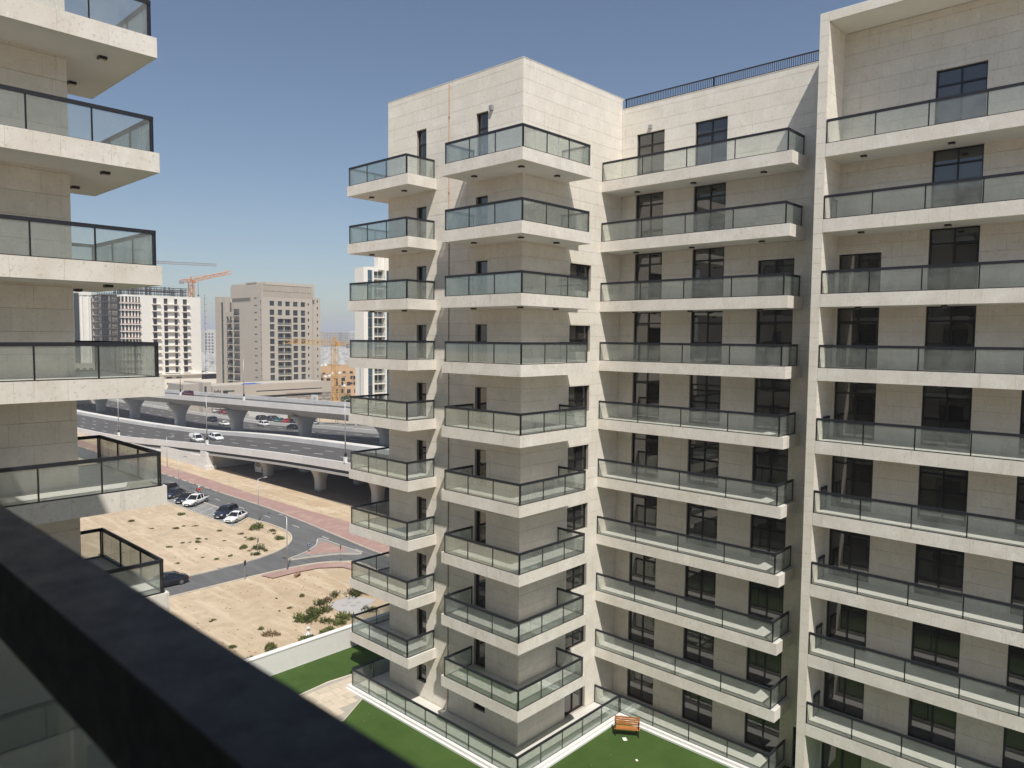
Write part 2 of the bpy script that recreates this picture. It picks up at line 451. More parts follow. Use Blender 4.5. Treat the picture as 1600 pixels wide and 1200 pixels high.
def tower(B, fr, OX, RX, WX, WY, OY, RY, W2X, kmax=9, near=False):
    """corner tower: west face on x=WX, south face on y=WY"""
    ws = []; SX = OX-RX  # how far the rail stands in
    cx = 30.25
    for k in range(kmax):
        det = in_view(fr.wpt(OX, OY, FL(k))) is not None
        rects = [(OX+.04, WX+.03, OY+.04, 28.13), (WX+.03, cx-.04, OY+.04, WY+.03)]
        edges = [('x', OX, -1, OY, 28.17), ('y', OY, -1, OX+.04, cx), ('y', 28.17, 1, OX+.04, WX), ('x', cx, 1, OY+.04, WY)]
        rails = [('x', RX, -1, RY, 27.95, 3, True, (0, 0)), ('y', RY, -1, RX+.067, 30.05, 3, True, (0, 0)),
                 ('y', 27.95, 1, RX+.067, WX-.005, 1, False), ('x', 30.05, 1, RY+.067, WY-.005, 1, False)]
        lamps = [(25.95, 26.85), (25.95, 23.65), (28.6, 23.65)]
        if near: lamps = [(26.25, 23.72), (26.15, 26.8)]
        B.balcony(fr, k, rects, edges, rails, lamps, detail=det)
    # north-west corner balconies
        if not near:
            ly0, ly1 = 30.88, 36.42
            rects = [(OX+.04, WX+.03, ly0+.04, ly1-.04), (WX+.03, 30.5, 35.18, ly1-.04)]
            edges = [('x', OX, -1, ly0, ly1), ('y', ly0, -1, OX+.04, WX), ('y', ly1, 1, OX+.04, 30.5)]
            rails = [('x', RX, -1, 31.02, 36.25, 3, True), ('y', 31.02, -1, RX+.067, WX-.005, 1, True), ('y', 36.25, 1, RX+.067, 30.3, 3, True)]
            B.balcony(fr, k, rects, edges, rails, [(25.95, 35.4), (25.95, 32.4)], detail=True)
    opsW, opsS = [], []
    for k in range(10):
        F = FL(k); tp = F+2.88 if k == 0 else F+1.93
        z0 = F if k < 9 else F+.9
        for (a, b) in ((26.9, 27.78), (31.72, 32.58)):
            if k == 9: tp = F+2.0
            opsW.append((a, b, z0, tp)); B.window(fr, 'x', WX, -1, a, b, z0, tp, transom=(F+2.1 if k == 0 else None), mull=() if k else (), lowrail=F+1.15 if k in (5, 7) else None, name='balcony_door' if k < 9 else 'window')
        if k >= 2:
            z0 = F+.5 if k < 9 else F
            opsS.append((30.8, 32.66, z0, F+1.94)); B.window(fr, 'y', WY, -1, 30.8, 32.66, z0, F+1.94, transom=F+1.16, mull=(.5,))
    B.clad(fr, 'x', WX, -1, WY+.03, 35.15, 7.2, TOP, opsW)
    B.clad(fr, 'y', WY, -1, WX+.003, W2X, 7.2, TOP, opsS)
    core = MB(); fr.box(core, WX+.34, W2X+2, WY+.34, 35.1, 7.2, TOP-1.0, .5); fr.box(core, WX+.04, W2X+2, 35.12, 35.15, 7.2, TOP, .5)
    for o_ in opsW: fr.box(core, WX+.30, WX+.335, o_[0], o_[1], o_[2], o_[3], .5)
    part('core_wall', core, 'plaster', B.root)
    cp = MB(); fr.box(cp, WX-.012, WX+.26, WY-.012, 35.15, TOP, TOP+.03, .4); fr.box(cp, WX+.26, W2X+.3, WY-.012, WY+.26, TOP, TOP+.03, .6)
    part('parapet_coping', cp, 'stone', B.root)

def wing(B, fr, XF, XW, WY, south=-14, near=False):
    MT = 41.46
    winM = [(21.72, 23.5, 0), (18.03, 19.87, 0), (14.36, 16.2, 2)]
    winR = [(10.45, 12.28, 2), (6.7, 8.57, 0), (3.12, 5.0, 3), (-.6, 1.25, 0), (-4.4, -2.5, 2), (-8.2, -6.3, 0), (-12, -10.1, 0)]
    for nm, lst in (('M', winM), ('R', winR)):
        ops = []
        for (a, b, k0) in lst:
            for k in range(k0, 10):
                F = FL(k); z1 = F+2.76 if k == 0 else F+3.3-ST
                if k == k0 and k0 > 0: z1 = F+1.9
                ops.append((a, b, F, z1))
                r_ = random.random()
                B.window(fr, 'x', XW, -1, a, b, F, z1, transom=F+2.1 if z1 > F+2.3 else None, mull=(.5,), lowrail=None,
                         name='balcony_door', door=(0 if r_ < .35 else 1 if r_ < .75 else None), setb=.13)
        if nm == 'M':
            ops.append((13.3, 13.68, 7.2, 9.3)); B.window(fr, 'x', XW, -1, 13.3, 13.68, 7.2, 9.3, mull=(), name='service_door')
            B.clad(fr, 'x', XW, -1, 12.77, WY-.003, 7.2, MT, ops)
        else: B.clad(fr, 'x', XW, -1, south, 12.36, 7.2, 42.36, ops)
    # fin and top frame
    B.clad(fr, 'x', XF, -1, 12.363, 12.767, 7.2, 42.75, stag=.5)
    B.clad(fr, 'y', 12.36, -1, XF+.045, XW-.003, 7.2, 42.36)
    B.clad(fr, 'y', 12.77, 1, XF+.045, XW-.003, 7.2, 42.75)
    B.clad(fr, 'x', XF, -1, south, 12.357, 42.37, 42.75)
    tf = MB(); fr.box(tf, XF+.31, XW+6, south, 12.73, 42.38, 42.74, .5); fr.box(tf, XF+.045, XF+.30, south, 12.33, 42.362, 42.368, .5)
    fr.box(tf, XF+.002, XW+6, south, 12.765, 42.751, 42.78, .5)
    part('roof_frame', tf, 'plaster', B.root)
    core = MB(); fr.box(core, XW+.34, XW+9, south, WY, 7.2, 40.6, .5); fr.box(core, XW+.34, XW+9, south, 12.3, 40.6, 42.3, .5)
    part('core_wall', core, 'plaster', B.root)
    cp = MB(); fr.box(cp, XW-.012, XW+.28, 12.79, WY-.02, MT, MT+.03, .6); part('parapet_coping', cp, 'stone', B.root)
    # roof railing with its close bars
    rl = MB(); fr.box(rl, XW+.03, XW+.10, 12.8, WY-.1, MT+.50, MT+.56, .5); fr.box(rl, XW+.045, XW+.085, 12.8, WY-.1, MT+.06, MT+.085, .5)
    ro = part('roof_railing', rl, 'black_metal', B.root)
    for y in (12.9, 18.9, 24.3):
        q = MB(); fr.box(q, XW+.04, XW+.09, y-.03, y+.03, MT+.03, MT+.50, .5); part('railing_post', q, 'black_metal', ro)
    bars = MB(); y = 12.95
    while y < 24.3: fr.box(bars, XW+.055, XW+.075, y-.011, y+.011, MT+.085, MT+.50, .5); y += .105
    part('railing_bars', bars, 'black_metal', ro, 'stuff')
    for k in range(9):
        det = in_view(fr.wpt(XF, 14.5, FL(k))) is not None
        B.balcony(fr, k, [(XF+.09, XW+.03, 13.89, WY-.004)], [('x', XF+.05, -1, 13.85, WY-.004), ('y', 13.85, -1, XF+.09, XW)],
                  [('x', XF+.05, -1, 14.05, WY-.03, 4, True), ('y', 14.05, -1, XF+.117, XW-.005, 1, True)], [(34.6, 22.9), (34.5, 19.4), (34.45, 15.6)], detail=det)
        ys = [12.355-2.02*i for i in range(14)]
        if near and k == 3:
            # the balcony the picture is taken from
            B.balcony(fr, k, [(XF+.04, XW+.03, south, 12.355)], [('x', XF, -1, south, 12.355)],
                      [('x', XF, -1, -12.27, 11.97, 12, True)], [], detail=False)
            continue
        B.balcony(fr, k, [(XF+.04, XW+.03, south, 12.355)], [('x', XF, -1, south if near else -2.5, 12.355)],
                  [('x', XF, -1, ys[11 if near else 7], 12.34, 11 if near else 7, True)] + ([('y', 12.34, 1, 34.3, 34.98, 1, False)] if k > 0 else []), [(34.3, 11.0), (34.4, 7.65), (34.4, 4.3)], detail=det)

EB = empty('apartment_building', 'tall pale stone apartment block with stacked corner balconies across the green courtyard', 'building', (35.4, 24.5, 7.2))
fe = Frame((35.4, 24.5, 7.2))
B1 = Building(EB)
tower(B1, fe, 24.97, 24.97, 26.97, 24.5, 22.70, 22.70, 35.397)
wing(B1, fe, 33.45, 35.4, 24.5)
def misc_east():
    q = MB(); q.bar((26.945-35.4, 29.83-24.5, .3), (26.945-35.4, 29.83-24.5, 34.75), .022, n=6, t=.5)
    for z in range(1, 34, 2): q.box(26.92-35.4, 26.97-35.4, 29.79-24.5, 29.87-24.5, z, z+.05, .2)
    part('drain_pipe', q, 'copper', EB)
    for (p) in ((26.90, 26.62, 40.0, 'x'),):
        q = MB(); fe.box(q, 26.82, 26.968, p[1]-.1, p[1]+.1, 39.95, 40.17, .5); part('wall_lamp', q, 'galvanised', EB)
    q = MB(); fe.box(q, 35.27, 35.398, 22.52, 22.7, 40.05, 40.25, .5); part('wall_lamp', q, 'galvanised', EB)
    # terrace on the podium
    F = FL(9); z = F
    mb = MB()
    for r_ in ((25.06, 26.93, 22.79, 36.35), (26.93, 35.36, 22.79, 24.46), (33.6, 35.36, 14.0, 22.79), (26.93, 30, 35.2, 36.35)):
        fe.box(mb, *r_, 7.2, F-.01, .5)
    ter = part('terrace', mb, 'deck', EB)
    kb = MB(); fe.box(kb, 24.78, 25.06, 22.51, 36.5, 7.2, F+.02); fe.box(kb, 25.06, 33.32, 22.51, 22.79, 7.2, F+.02); fe.box(kb, 33.32, 33.6, 13.9, 22.79, 7.2, F+.02)
    fe.box(kb, 24.66, 24.78, 22.39, 36.5, 7.2, 7.3); fe.box(kb, 24.78, 33.2, 22.39, 22.51, 7.2, 7.3); fe.box(kb, 33.2, 33.32, 13.9, 22.51, 7.2, 7.3)
    part('terrace_kerb', kb, 'white_paint', ter)
    hr, ch = MB(), MB()
    for rr in (('x', 24.97, -1, 22.70, 36.25, 8, True), ('y', 22.70, -1, 25.037, 33.5, 5, True), ('x', 33.5, -1, 14.05, 22.70, 4, True), ('x', 33.5, -1, 22.77, 24.47, 1, True),
               ('y', 14.05, -1, 33.567, 35.39, 1, True), ('y', 36.25, 1, 25.037, 29.5, 3, True)):
        B1.rail(fe, F, ter, hr, ch, rr, True)
    part('handrail', hr, 'rail_metal', ter); part('base_channel', ch, 'black_metal', ter)
misc_east(); B1.finish()

NB = empty('apartment_building', 'pale stone apartment block filling the left edge with balconies jutting out beside the camera', 'building', (-1.7, 24.45, 7.2))
B2 = Building(NB)
fn = Frame((-1.7, 24.45, 7.2), -1, 34.09); fw = Frame((-1.7, 24.45, 7.2), -1, 33.704)
tower(B2, fn, 25.13, 25.25, 26.97, 24.45, 22.60, 22.68, 35.78, near=True)
wing(B2, fw, 33.45, 35.4, 24.45, near=True)
B2.finish()

# ================================================================ podium, lawn, terrace surroundings
pod = MB(); pod.box(-12, 62, -20, 41.35, .02, 7.17, .5)
structure('podium', pod, 'concrete')
lw = MB(); lw.box(-1.6, 35.3, -14, 41.3, 7.172, 7.2, .5); structure('lawn', lw, 'turf')
pw = empty('boundary_wall', 'long low white wall between the green lawn and the sandy plot', 'wall', (20, 41.5, 7.2))
q = MB(); q.box(-30, 42, -.15, .2, -7.1, 1.36, .5); part('wall', q, 'white_paint', pw)
q = MB(); q.box(-30, 42, -.18, .23, 1.36, 1.42, .7); part('coping', q, 'white_paint', pw)
# paving path with separate slabs
ppts = [(14, 33.5), (22.5, 33.5), (24.6, 34.75), (25.9, 36.6), (26.1, 37.8), (24.4, 38.0), (22.8, 37.85), (14, 37.0)]
path = MB().prism(ppts, 7.2, 7.215, .5); path = structure('path', path, 'joint')
def inside(x, y, P):
    c = False
    for i in range(len(P)):
        x1, y1 = P[i]; x2, y2 = P[i-1]
        if (y1 > y) != (y2 > y) and x < (x2-x1)*(y-y1)/(y2-y1)+x1: c = not c
    return c
y = 33.55
while y < 38.2:
    x = 18 + random.uniform(0, .8); h = random.choice((.42, .6, .6))
    while x < 26:
        wd = random.choice((.6, .9, 1.2))
        cs = [(x+.012, y+.012), (x+wd-.012, y+.012), (x+wd-.012, y+h-.012), (x+.012, y+h-.012)]
        if all(inside(*c, ppts) for c in cs):
            q = MB().box(cs[0][0], cs[2][0], cs[0][1], cs[2][1], 7.2, 7.235+random.uniform(0, .004)); link('paving_slab', q.mesh('paving_slab', 'sandstone_paving'), path)
        x += wd
    y += h
kb = MB()
for a, b in zip(ppts, ppts[1:]): kb.bar((a[0], a[1], 7.22), (b[0], b[1], 7.22), .035, .5)
link('path_edging', kb.mesh('path_edging', 'kerb'), path)

def bench():
    o = empty('park_bench', 'orange wooden slatted bench with black metal frame on the green lawn', 'bench', (32.25, 21.35, 7.2), R(-47+180-9)); o.scale = (.9, .9, .92)
    # local: long axis x, front = +y ... rotated to face the camera
    for i, (y0, z) in enumerate(((.30, .43), (.19, .445), (.08, .445), (-.03, .44))):
        part('seat_slat', MB().box(-.75, .75, y0-.048, y0+.048, z, z+.03), 'bench_wood', o)
    for i in range(4):
        z = .52+i*.11; yy = -.12-i*.035
        part('back_slat', MB().box(-.75, .75, yy-.015, yy+.015, z, z+.095), 'bench_wood', o)
    for sx in (-.68, .68):
        q = MB(); q.bar((sx, .30, 0), (sx, .27, .43), .022); q.bar((sx, -.22, 0), (sx, -.10, .43), .022); q.bar((sx, -.10, .42), (sx, -.27, .95), .022)
        q.bar((sx, .33, .42), (sx, -.10, .42), .02); q.bar((sx, .30, .42), (sx, .28, .64), .016); q.bar((sx, .32, .65), (sx, -.17, .66), .02)
        part('bench_frame', q, 'black_metal', o)
bench()
for i, (x, y, a, s_) in enumerate(((31.75, 21.15, .9, .15), (30.54, 19.6, 1, .08))):
    single('paper_sheet', MB().box(-s_, s_, -s_*.7, s_*.7, 0, .012, .9), 'white_paint', ('white folded sheet lying in front of the orange bench', 'small white scrap lying alone on the lawn beyond the bench')[i], 'paper', (x, y, 7.201), rz=a)
for i, (x, y) in enumerate(((30.42, 22.1), (31.1, 21.9), (33.0, 19.52), (24.47, 41.0), (24.16, 39.92), (23.9, 33.1), (24.2, 30.84), (24.2, 28.07), (23.26, 32.63), (24.1, 25.21), (27.79, 22.1), (32.9, 16.68), (30.0, 20.8), (31.2, 17.5), (28.6, 21.0), (25.6, 39.1))):
    m_ = MB(); r_ = random.uniform(.03, .06)
    m_.v = [(-r_, 0, .005), (0, -r_*.6, .02), (r_, 0, .008), (0, r_*.7, .025)]; m_.face([0, 1, 2, 3])
    single('fallen_leaf', m_, 'dry_leaf', 'tiny pale dry leaf lying on the green lawn', 'leaf', (x, y, 7.202), 'dry leaves scattered on the lawn', random.random()*6)
q = MB(); q.loft([[(-.35, -.12, 0), (.35, -.12, 0), (.35, .14, 0), (-.35, .14, 0)], [(-.30, -.09, .16), (.30, -.09, .16), (.30, .06, .19), (-.30, .06, .19)]], smooth=False)
single('stone_offcut', q, 'stone', 'pale stone offcut lying on the near balcony floor in its corner', 'stone', (8.3, 23.0, FL(4)-.012), rz=.15)

# ================================================================ ground and roads
g = MB()
nx = 60
g.v = [(-900, -900, 0), (4500, -900, 0), (4500, 5000, 0), (-900, 5000, 0)]; g.face([0, 1, 2, 3], .5); structure('ground', g, 'sand')
def sheet(name, pts, z, mat, th=.0):
    q = MB(); q.v = [(x, y, z) for x, y in pts]
    a2 = sum(pts[i][0]*pts[(i+1) % len(pts)][1]-pts[(i+1) % len(pts)][0]*pts[i][1] for i in range(len(pts)))
    q.face(list(range(len(pts))) if a2 > 0 else list(range(len(pts)))[::-1], .5); return structure(name, q, mat)
def smooth(pts, n=4, closed=False):
    out_ = []
    P = [Vector((p[0], p[1], 0)) for p in pts]; k = len(P)
    for i in range(k if closed else k-1):
        p0 = P[(i-1) % k] if closed or i > 0 else P[i]; p1 = P[i]; p2 = P[(i+1) % k]; p3 = P[(i+2) % k] if closed or i+2 < k else p2
        for j in range(n):
            t = j/n; v = .5*((2*p1)+(p2-p0)*t+(2*p0-5*p1+4*p2-p3)*t*t+(3*p1-p0-3*p2+p3)*t**3); out_.append((v.x, v.y))
    if not closed: out_.append((P[-1].x, P[-1].y))
    return out_
low1 = smooth([(54.3, 260), (54.3, 150), (54.3, 120), (54.3, 107), (54.8, 102), (54.8, 97.6), (54.4, 94.6), (53.2, 91.6), (51.2, 89), (48.6, 87.2), (44.8, 86), (40, 85.6), (33.8, 85.4), (-20, 85.2)])
far1 = [(59.9, 260), (59.9, 128), (59.9, 110), (59.2, 98), (58.3, 88), (57.6, 80), (56.6, 60), (55.5, -40)]
low2 = smooth([(-20, 80), (31.7, 80), (40.2, 80), (45.9, 79.7), (49.4, 79), (51.8, 77.4), (53.2, 74.5), (52.6, 60), (51.5, -40)])
road = far1[::-1]
sheet('road', low1 + low2 + far1[::-1], .02, 'asphalt')
def kerb(name, pts, w_=.10, h=.14, mat='kerb'):
    q = MB()
    for a, b in zip(pts, pts[1:]):
        A = Vector((*a, 0)); Bv = Vector((*b, 0)); d = (Bv-A)
        if d.length < .01: continue
        n_ = Vector((-d.y, d.x, 0)).normalized()*w_
        k = max(1, int(d.length/1.0)) if d.length < 120 else 40
        for i in range(k):
            p = A+d*(i/k+.004); r_ = A+d*((i+1)/k-.004); t = random.random()
            q.prism([(p-n_)[:2], (r_-n_)[:2], (r_+n_)[:2], (p+n_)[:2]], 0, h, t)
    return structure(name, q, mat)
kerb('kerb', low1); kerb('kerb', far1); kerb('kerb', low2)
sheet('pavement', far1 + [(58.5, -40), (60.3, 60), (63.9, 93), (63.4, 108), (63.2, 121), (63.8, 140), (63.4, 260)][0:7], .12, 'pink_pavers')
sheet('pavement', [(42.1, 79.5), (42.6, 77.6), (45.4, 77.6), (48.4, 77.1), (50.6, 75.3), (51.2, 72), (50.6, 60), (52.4, 60), (53, 74.5), (51.6, 77.2), (49.3, 78.7), (45.8, 79.4)], .12, 'pink_pavers')
isl = smooth([(55.7, 88.4), (53.6, 86.0), (50.8, 84.1), (47.6, 82.8), (50.6, 81.6), (53.4, 80.4), (55.6, 78.4), (55.8, 83)], 5, True)
sheet('traffic_island', isl, .13, 'parking_asphalt'); kerb('kerb', isl+[isl[0]], .07, .15)
sheet('pavement', smooth([(55.1, 86.6), (52.6, 84.6), (50.2, 83.1), (52.2, 81.9), (54.9, 80.5), (55.2, 83.5)], 4, True), .14, 'pink_pavers')
# parking lay-by
sheet('parking_bay', [(50.2, 103.3), (54.25, 106.8), (54.25, 138), (50.6, 138), (50.4, 128)], .025, 'parking_asphalt')
kerb('kerb', [(54.3, 106.6), (50.3, 103.1), (50.2, 128), (50.4, 138)], .1, .12)
mk = MB()
def dash(x0, y0, x1, y1, z, w_=.07):
    a = Vector((x0, y0, 0)); b = Vector((x1, y1, 0)); n_ = Vector((-(b-a).y, (b-a).x, 0)).normalized()*w_
    mk.v += [((a-n_).x, (a-n_).y, z), ((b-n_).x, (b-n_).y, z), ((b+n_).x, (b+n_).y, z), ((a+n_).x, (a+n_).y, z)]
    k = len(mk.v); mk.face([k-4, k-3, k-2, k-1])
for i in range(12): dash(50.7, 104.7+2.62*i, 54.1, 107.0+2.62*i, .032, .04)
y = 62
while y < 240: dash(57.0 if y > 95 else 56.9-(95-y)*.04, y, 57.0 if y > 95 else 56.9-(95-y-2)*.04, y+1.8, .026, .05); y += 8.5
structure('road_marking', mk, 'marking')
# tyre-worn concrete pad with manholes
sheet('concrete_pad', [(42.3, 65.5), (43.1, 66.2), (44.6, 66.2), (45.4, 66.5), (46.3, 65.0), (46.9, 63.4), (45.4, 62.6), (44.9, 61.6), (43.6, 61.2), (42.6, 61.9), (42.1, 63.4)], .04, 'pier_concrete')
sheet('bridge_shade_sheet', [(69, 40), (111, 40), (111, 152), (71, 152)], .015, 'bridge_shade_tone')  # sheet laid beneath the highway, its dark colour deepens the bridge shade
for i, (x, y) in enumerate(((43.6, 64.6), (44.4, 64.9), (44.2, 63.8), (45.1, 64.2))):
    q = MB().bar((0, 0, 0), (0, 0, .05), .3-.05*(i % 2), n=12)
    single('manhole_cover', q, 'grey_render', ('round manhole cover at the left of the concrete pad', 'round manhole cover at the back of the concrete pad', 'round manhole cover at the front of the concrete pad', 'round manhole cover at the right of the concrete pad')[i], 'manhole cover', (x, y, .055))

# ---------------------------------------------------------------- highway on its rising bridge
PY = [(-200, 9.0), (40, 8.9), (80, 8.35), (99, 7.8), (110, 7.45), (121, 7.0), (131, 6.5), (141, 5.96), (156, 5.1), (174.5, 3.95), (188, 3.0), (203, 2.15), (217, 1.65), (233, 1.3), (260, 1.1), (700, 1.1)]
def zp(y):
    for (a, za), (b, zb) in zip(PY, PY[1:]):
        if a <= y <= b: return za+(zb-za)*(y-a)/(b-a)
    return 1.1
YS = [40, 60, 80] + list(range(90, 342, 6)) + [400, 560]
def itp(P, y):
    if y <= P[0][0]: return P[0][1]
    for (a, xa), (b, xb) in zip(P, P[1:]):
        if a <= y <= b: return xa+(xb-xa)*(y-a)/(b-a)
    return P[-1][1]
MX = [(40, 80.6), (80, 81.6), (99, 82.4), (121, 83.6), (140, 85.4), (160, 87.2), (180, 88.2), (197, 88.5), (215, 88.2), (235, 87.2), (260, 85.4), (285, 83.8), (330, 82.5), (700, 82)]
FX = [(40, 102), (100, 103), (130, 105), (155, 108), (185, 112.3), (215, 113.4), (260, 113), (330, 111), (700, 111)]
mx = lambda d: (lambda y: itp(MX, y)+d)
fx_ = lambda d: (lambda y: itp(FX, y)+d)
def strip(mb, x0, x1, d0, d1, ys, prof=zp, lo=None, t=None, m=0):
    f0 = x0 if callable(x0) else (lambda y: x0)
    f1 = x1 if callable(x1) else (lambda y: x1)
    for a, b in zip(ys, ys[1:]):
        za, zb = prof(a), prof(b); tt = random.random() if t is None else t
        l0 = (za+d0) if lo is None else lo; l1 = (zb+d0) if lo is None else lo
        k = len(mb.v)
        mb.v += [(f0(a), a, l0), (f1(a), a, l0), (f1(b), b, l1), (f0(b), b, l1), (f0(a), a, za+d1), (f1(a), a, za+d1), (f1(b), b, zb+d1), (f0(b), b, zb+d1)]
        for f_ in ((0, 3, 2, 1), (4, 5, 6, 7), (0, 1, 5, 4), (1, 2, 6, 5), (2, 3, 7, 6), (3, 0, 4, 7)): mb.face([k+i for i in f_], tt, m)
q = MB(); strip(q, 68.95, mx(-.02), -1.9, -1.0, YS, t=.5); strip(q, mx(2.2), fx_(-.02), -1.9, -1.0, YS, t=.5); structure('highway_road', q, 'highway_asphalt')
yb = [y_ for y_ in YS if y_ < 152] + [152]; yw = [152] + [y_ for y_ in YS if y_ > 152]
q = MB(); strip(q, 70.6, fx_(-.6), -2.7, -1.91, yb, t=.5); strip(q, 68.6, 70.6, -2.3, -1.91, yb, t=.5); structure('bridge_deck', q, 'pier_concrete')
q = MB(); strip(q, fx_(-.5), fx_(-.1), 0, -1.95, yb, lo=0., t=.5); structure('retaining_wall', q, 'mesh_concrete')
q = MB(); strip(q, 68.5, 68.93, -1.35, 0, YS); structure('highway_parapet', q, 'mesh_concrete')
q = MB(); strip(q, mx(0), mx(2.18), -1.9, -.05, YS); structure('highway_median', q, 'mesh_concrete')
q = MB(); strip(q, fx_(0), fx_(.35), -1.4, -.1, YS); structure('highway_parapet', q, 'mesh_concrete')
q = MB()
for a, b in zip(range(152, 236, 3), range(155, 239, 3)):
    za, zb = zp(a)-1.36, zp(b)-1.36
    for j in range(3):
        lo_, hi_ = (j*1.3, (j+1)*1.3-.03)
        if hi_ > max(za, .3) and j > 0: continue
        hh = min(hi_, za, zb) if j == 0 else min(hi_, zb)
        if hh-lo_ > .05: q.box(68.55, 68.8, a+.02, b-.02, lo_, hh)
q.box(68.6, 111.5, 152.02, 153, 0, 2.3); strip(q, 68.82, fx_(-.1), 0, -1.95, [y_ for y_ in yw if y_ < 200], lo=.0, t=.4)
q.box(68.2, 69.6, 151.2, 152.0, 0, 3.6); q.box(67.9, 70.2, 150.9, 152.0, 0, .8)
structure('retaining_wall', q, 'mesh_concrete')
mk = MB()
def hdash(x, y, ln=3.0, w_=.10):
    z0 = zp(y)-.985; z1 = zp(y+ln)-.985; k = len(mk.v)
    mk.v += [(x-w_, y, z0), (x+w_, y, z0), (x+w_, y+ln, z1), (x-w_, y+ln, z1)]; mk.face([k, k+1, k+2, k+3])
for side, f_ in ((0, .27), (0, .5), (0, .73), (1, .25), (1, .45), (1, .64), (1, .83)):
    y = 60 + (f_*37) % 7
    while y < 330:
        a_, b_ = (68.95, itp(MX, y)) if side == 0 else (itp(MX, y)+2.2, itp(FX, y))
        hdash(a_+(b_-a_)*f_, y); y += 9.2
structure('highway_marking', mk, 'marking')

def pier(name, x, y, z0, z1, bw, tw, bd, td, label, group, mat='pier_concrete', flare=.45):
    rings = []
    H = z1-z0
    for i in range(11):
        t = i/10; e_ = max(0, (t-flare)/(1-flare)); e_ = e_**2.1
        a = bw/2+(tw-bw)/2*e_; b = bd/2+(td-bd)/2*e_; ring = []
        for j in range(20):
            an = 2*math.pi*j/20; c_, s_ = math.cos(an), math.sin(an)
            ring.append((math.copysign(abs(c_)**.55, c_)*a, math.copysign(abs(s_)**.55, s_)*b, H*t))
        rings.append(ring)
    return single(name, MB().loft(rings), mat, label, 'bridge pier', (x, y, z0), group)
pl = ['under-bridge pier standing in front of the parked coach', 'second under-bridge pier along the sand right of the coach', 'short under-bridge pier nearest the apartment balconies', 'under-bridge pier partly behind the lower balconies']
for i, y in enumerate((136.1, 117, 99.5, 83)):
    pier('bridge_pier', 74.0, y, 0, zp(y)-2.72, 1.9, 4.2, 1.9, 3.4, pl[i], 'flared piers under the near highway', 'concrete', .3)
    pier('bridge_pier', 82.5, y, 0, zp(y)-2.72, 1.9, 4.2, 1.9, 3.4, 'shaded pier in the second row deep under the highway bridge', 'shaded second-row piers', 'concrete', .3)

# flyover ---------------------------------------------------------------------------------
def zf(y): return 13.54-.0255*(y-125)
FY = [-40, 40, 80] + list(range(100, 300, 10)) + [340, 420]
def zf2(y): return zf(min(y, 330)) if y < 330 else zf(330)
q = MB()
sec = [(87.0, -1.3), (87.4, -1.45), (90.2, -3.1), (95.0, -3.1), (97.6, -1.45), (98, -1.3), (98, -1.02), (87.0, -1.02)]
rings = [[(x, y, zf2(y)+dz) for x, dz in sec] for y in FY]
q.loft(rings, smooth=False); structure('flyover_deck', q, 'pier_concrete')
q = MB(); strip(q, 87.34, 97.66, -1.018, -.95, FY, zf2, t=.5); structure('flyover_road', q, 'highway_asphalt')
q = MB(); strip(q, 86.98, 87.3, -1.32, 0, FY, zf2); strip(q, 97.7, 98.02, -1.3, 0, FY, zf2); structure('flyover_parapet', q, 'mesh_concrete')
fl_ = ['flyover pier furthest left, beside the left apartment block', 'second flyover pier from the left', 'third flyover pier from the left, under the maroon car', 'big flyover pier left of the white people carrier', 'flyover pier just right of the black car', 'flyover pier half hidden by the apartment balconies', 'flyover pier hidden low behind the balconies', 'far flyover pier']
for i, y in enumerate((290, 257.5, 222, 186, 152.3, 121, 88)):
    z0 = max(zp(y)-1.0, 0)
    pier('flyover_pier', 92.3, y, z0, zf2(y)-3.08, 3.0, 7.8, 2.0, 2.2, fl_[i], 'flared piers of the flyover', 'pier_concrete', .35)

# ---------------------------------------------------------------- lamp posts and signs
def lamp_post(kind):
    o = empty('street_lamp', '', 'street lamp')
    if kind == 'highway':
        part('base_box', MB().box(-.22, .22, -.22, .22, -.3, .9, .8), 'white_paint', o)
        part('pole', MB().bar((0, 0, .9), (0, 0, 10.3), .12, n=8, r2=.06), 'galvanised', o)
        part('arm', MB().bar((0, 0, 10.25), (1.2, 0, 10.45), .04, n=6).bar((0, 0, 10.25), (-.6, 0, 10.35), .03, n=6), 'galvanised', o)
        part('lamp_head', MB().box(.9, 1.7, -.14, .14, 10.40, 10.52, .5), 'galvanised', o)
        part('control_box', MB().box(-.16, .16, -.18, .18, .95, 1.5, .5), 'black_metal', o)
    else:
        part('pole', MB().bar((0, 0, 0), (0, 0, 6.6), .075, n=8, r2=.045), 'galvanised', o)
        part('arm', MB().bar((0, 0, 6.55), (1.1, -.2, 6.7), .03, n=6), 'galvanised', o)
        part('lamp_head', MB().loft([[(.9, -.36, 6.62), (1.55, -.36, 6.62), (1.55, -.05, 6.62), (.9, -.05, 6.62)], [(1.05, -.28, 6.78), (1.4, -.28, 6.78), (1.4, -.12, 6.78), (1.05, -.12, 6.78)]], smooth=False), 'galvanised', o)
        part('base_plate', MB().box(-.2, .2, -.2, .2, 0, .08, .5), 'concrete', o)
    return o
h0 = lamp_post('highway')
for i, (x, y, z, lab) in enumerate(((68.72, 101.2, zp(101.2), 'tall highway lamp post with a signboard behind its top'), (68.72, 152, zp(152), 'tall highway lamp post above the bridge abutment by the white van'), (68.72, 203.2, zp(203), 'tall highway lamp post beside the left apartment block'),
                                    (87.14, 171.8, zf(171.8), 'lamp post on the flyover in front of the beige tower'), (87.14, 209, zf(209), 'lamp post on the flyover just left of the maroon car'))):
    place(h0 if i == 0 else copy_tree(h0), (x, y, z), 0, lab, 'highway lamp posts')
s0 = lamp_post('street')
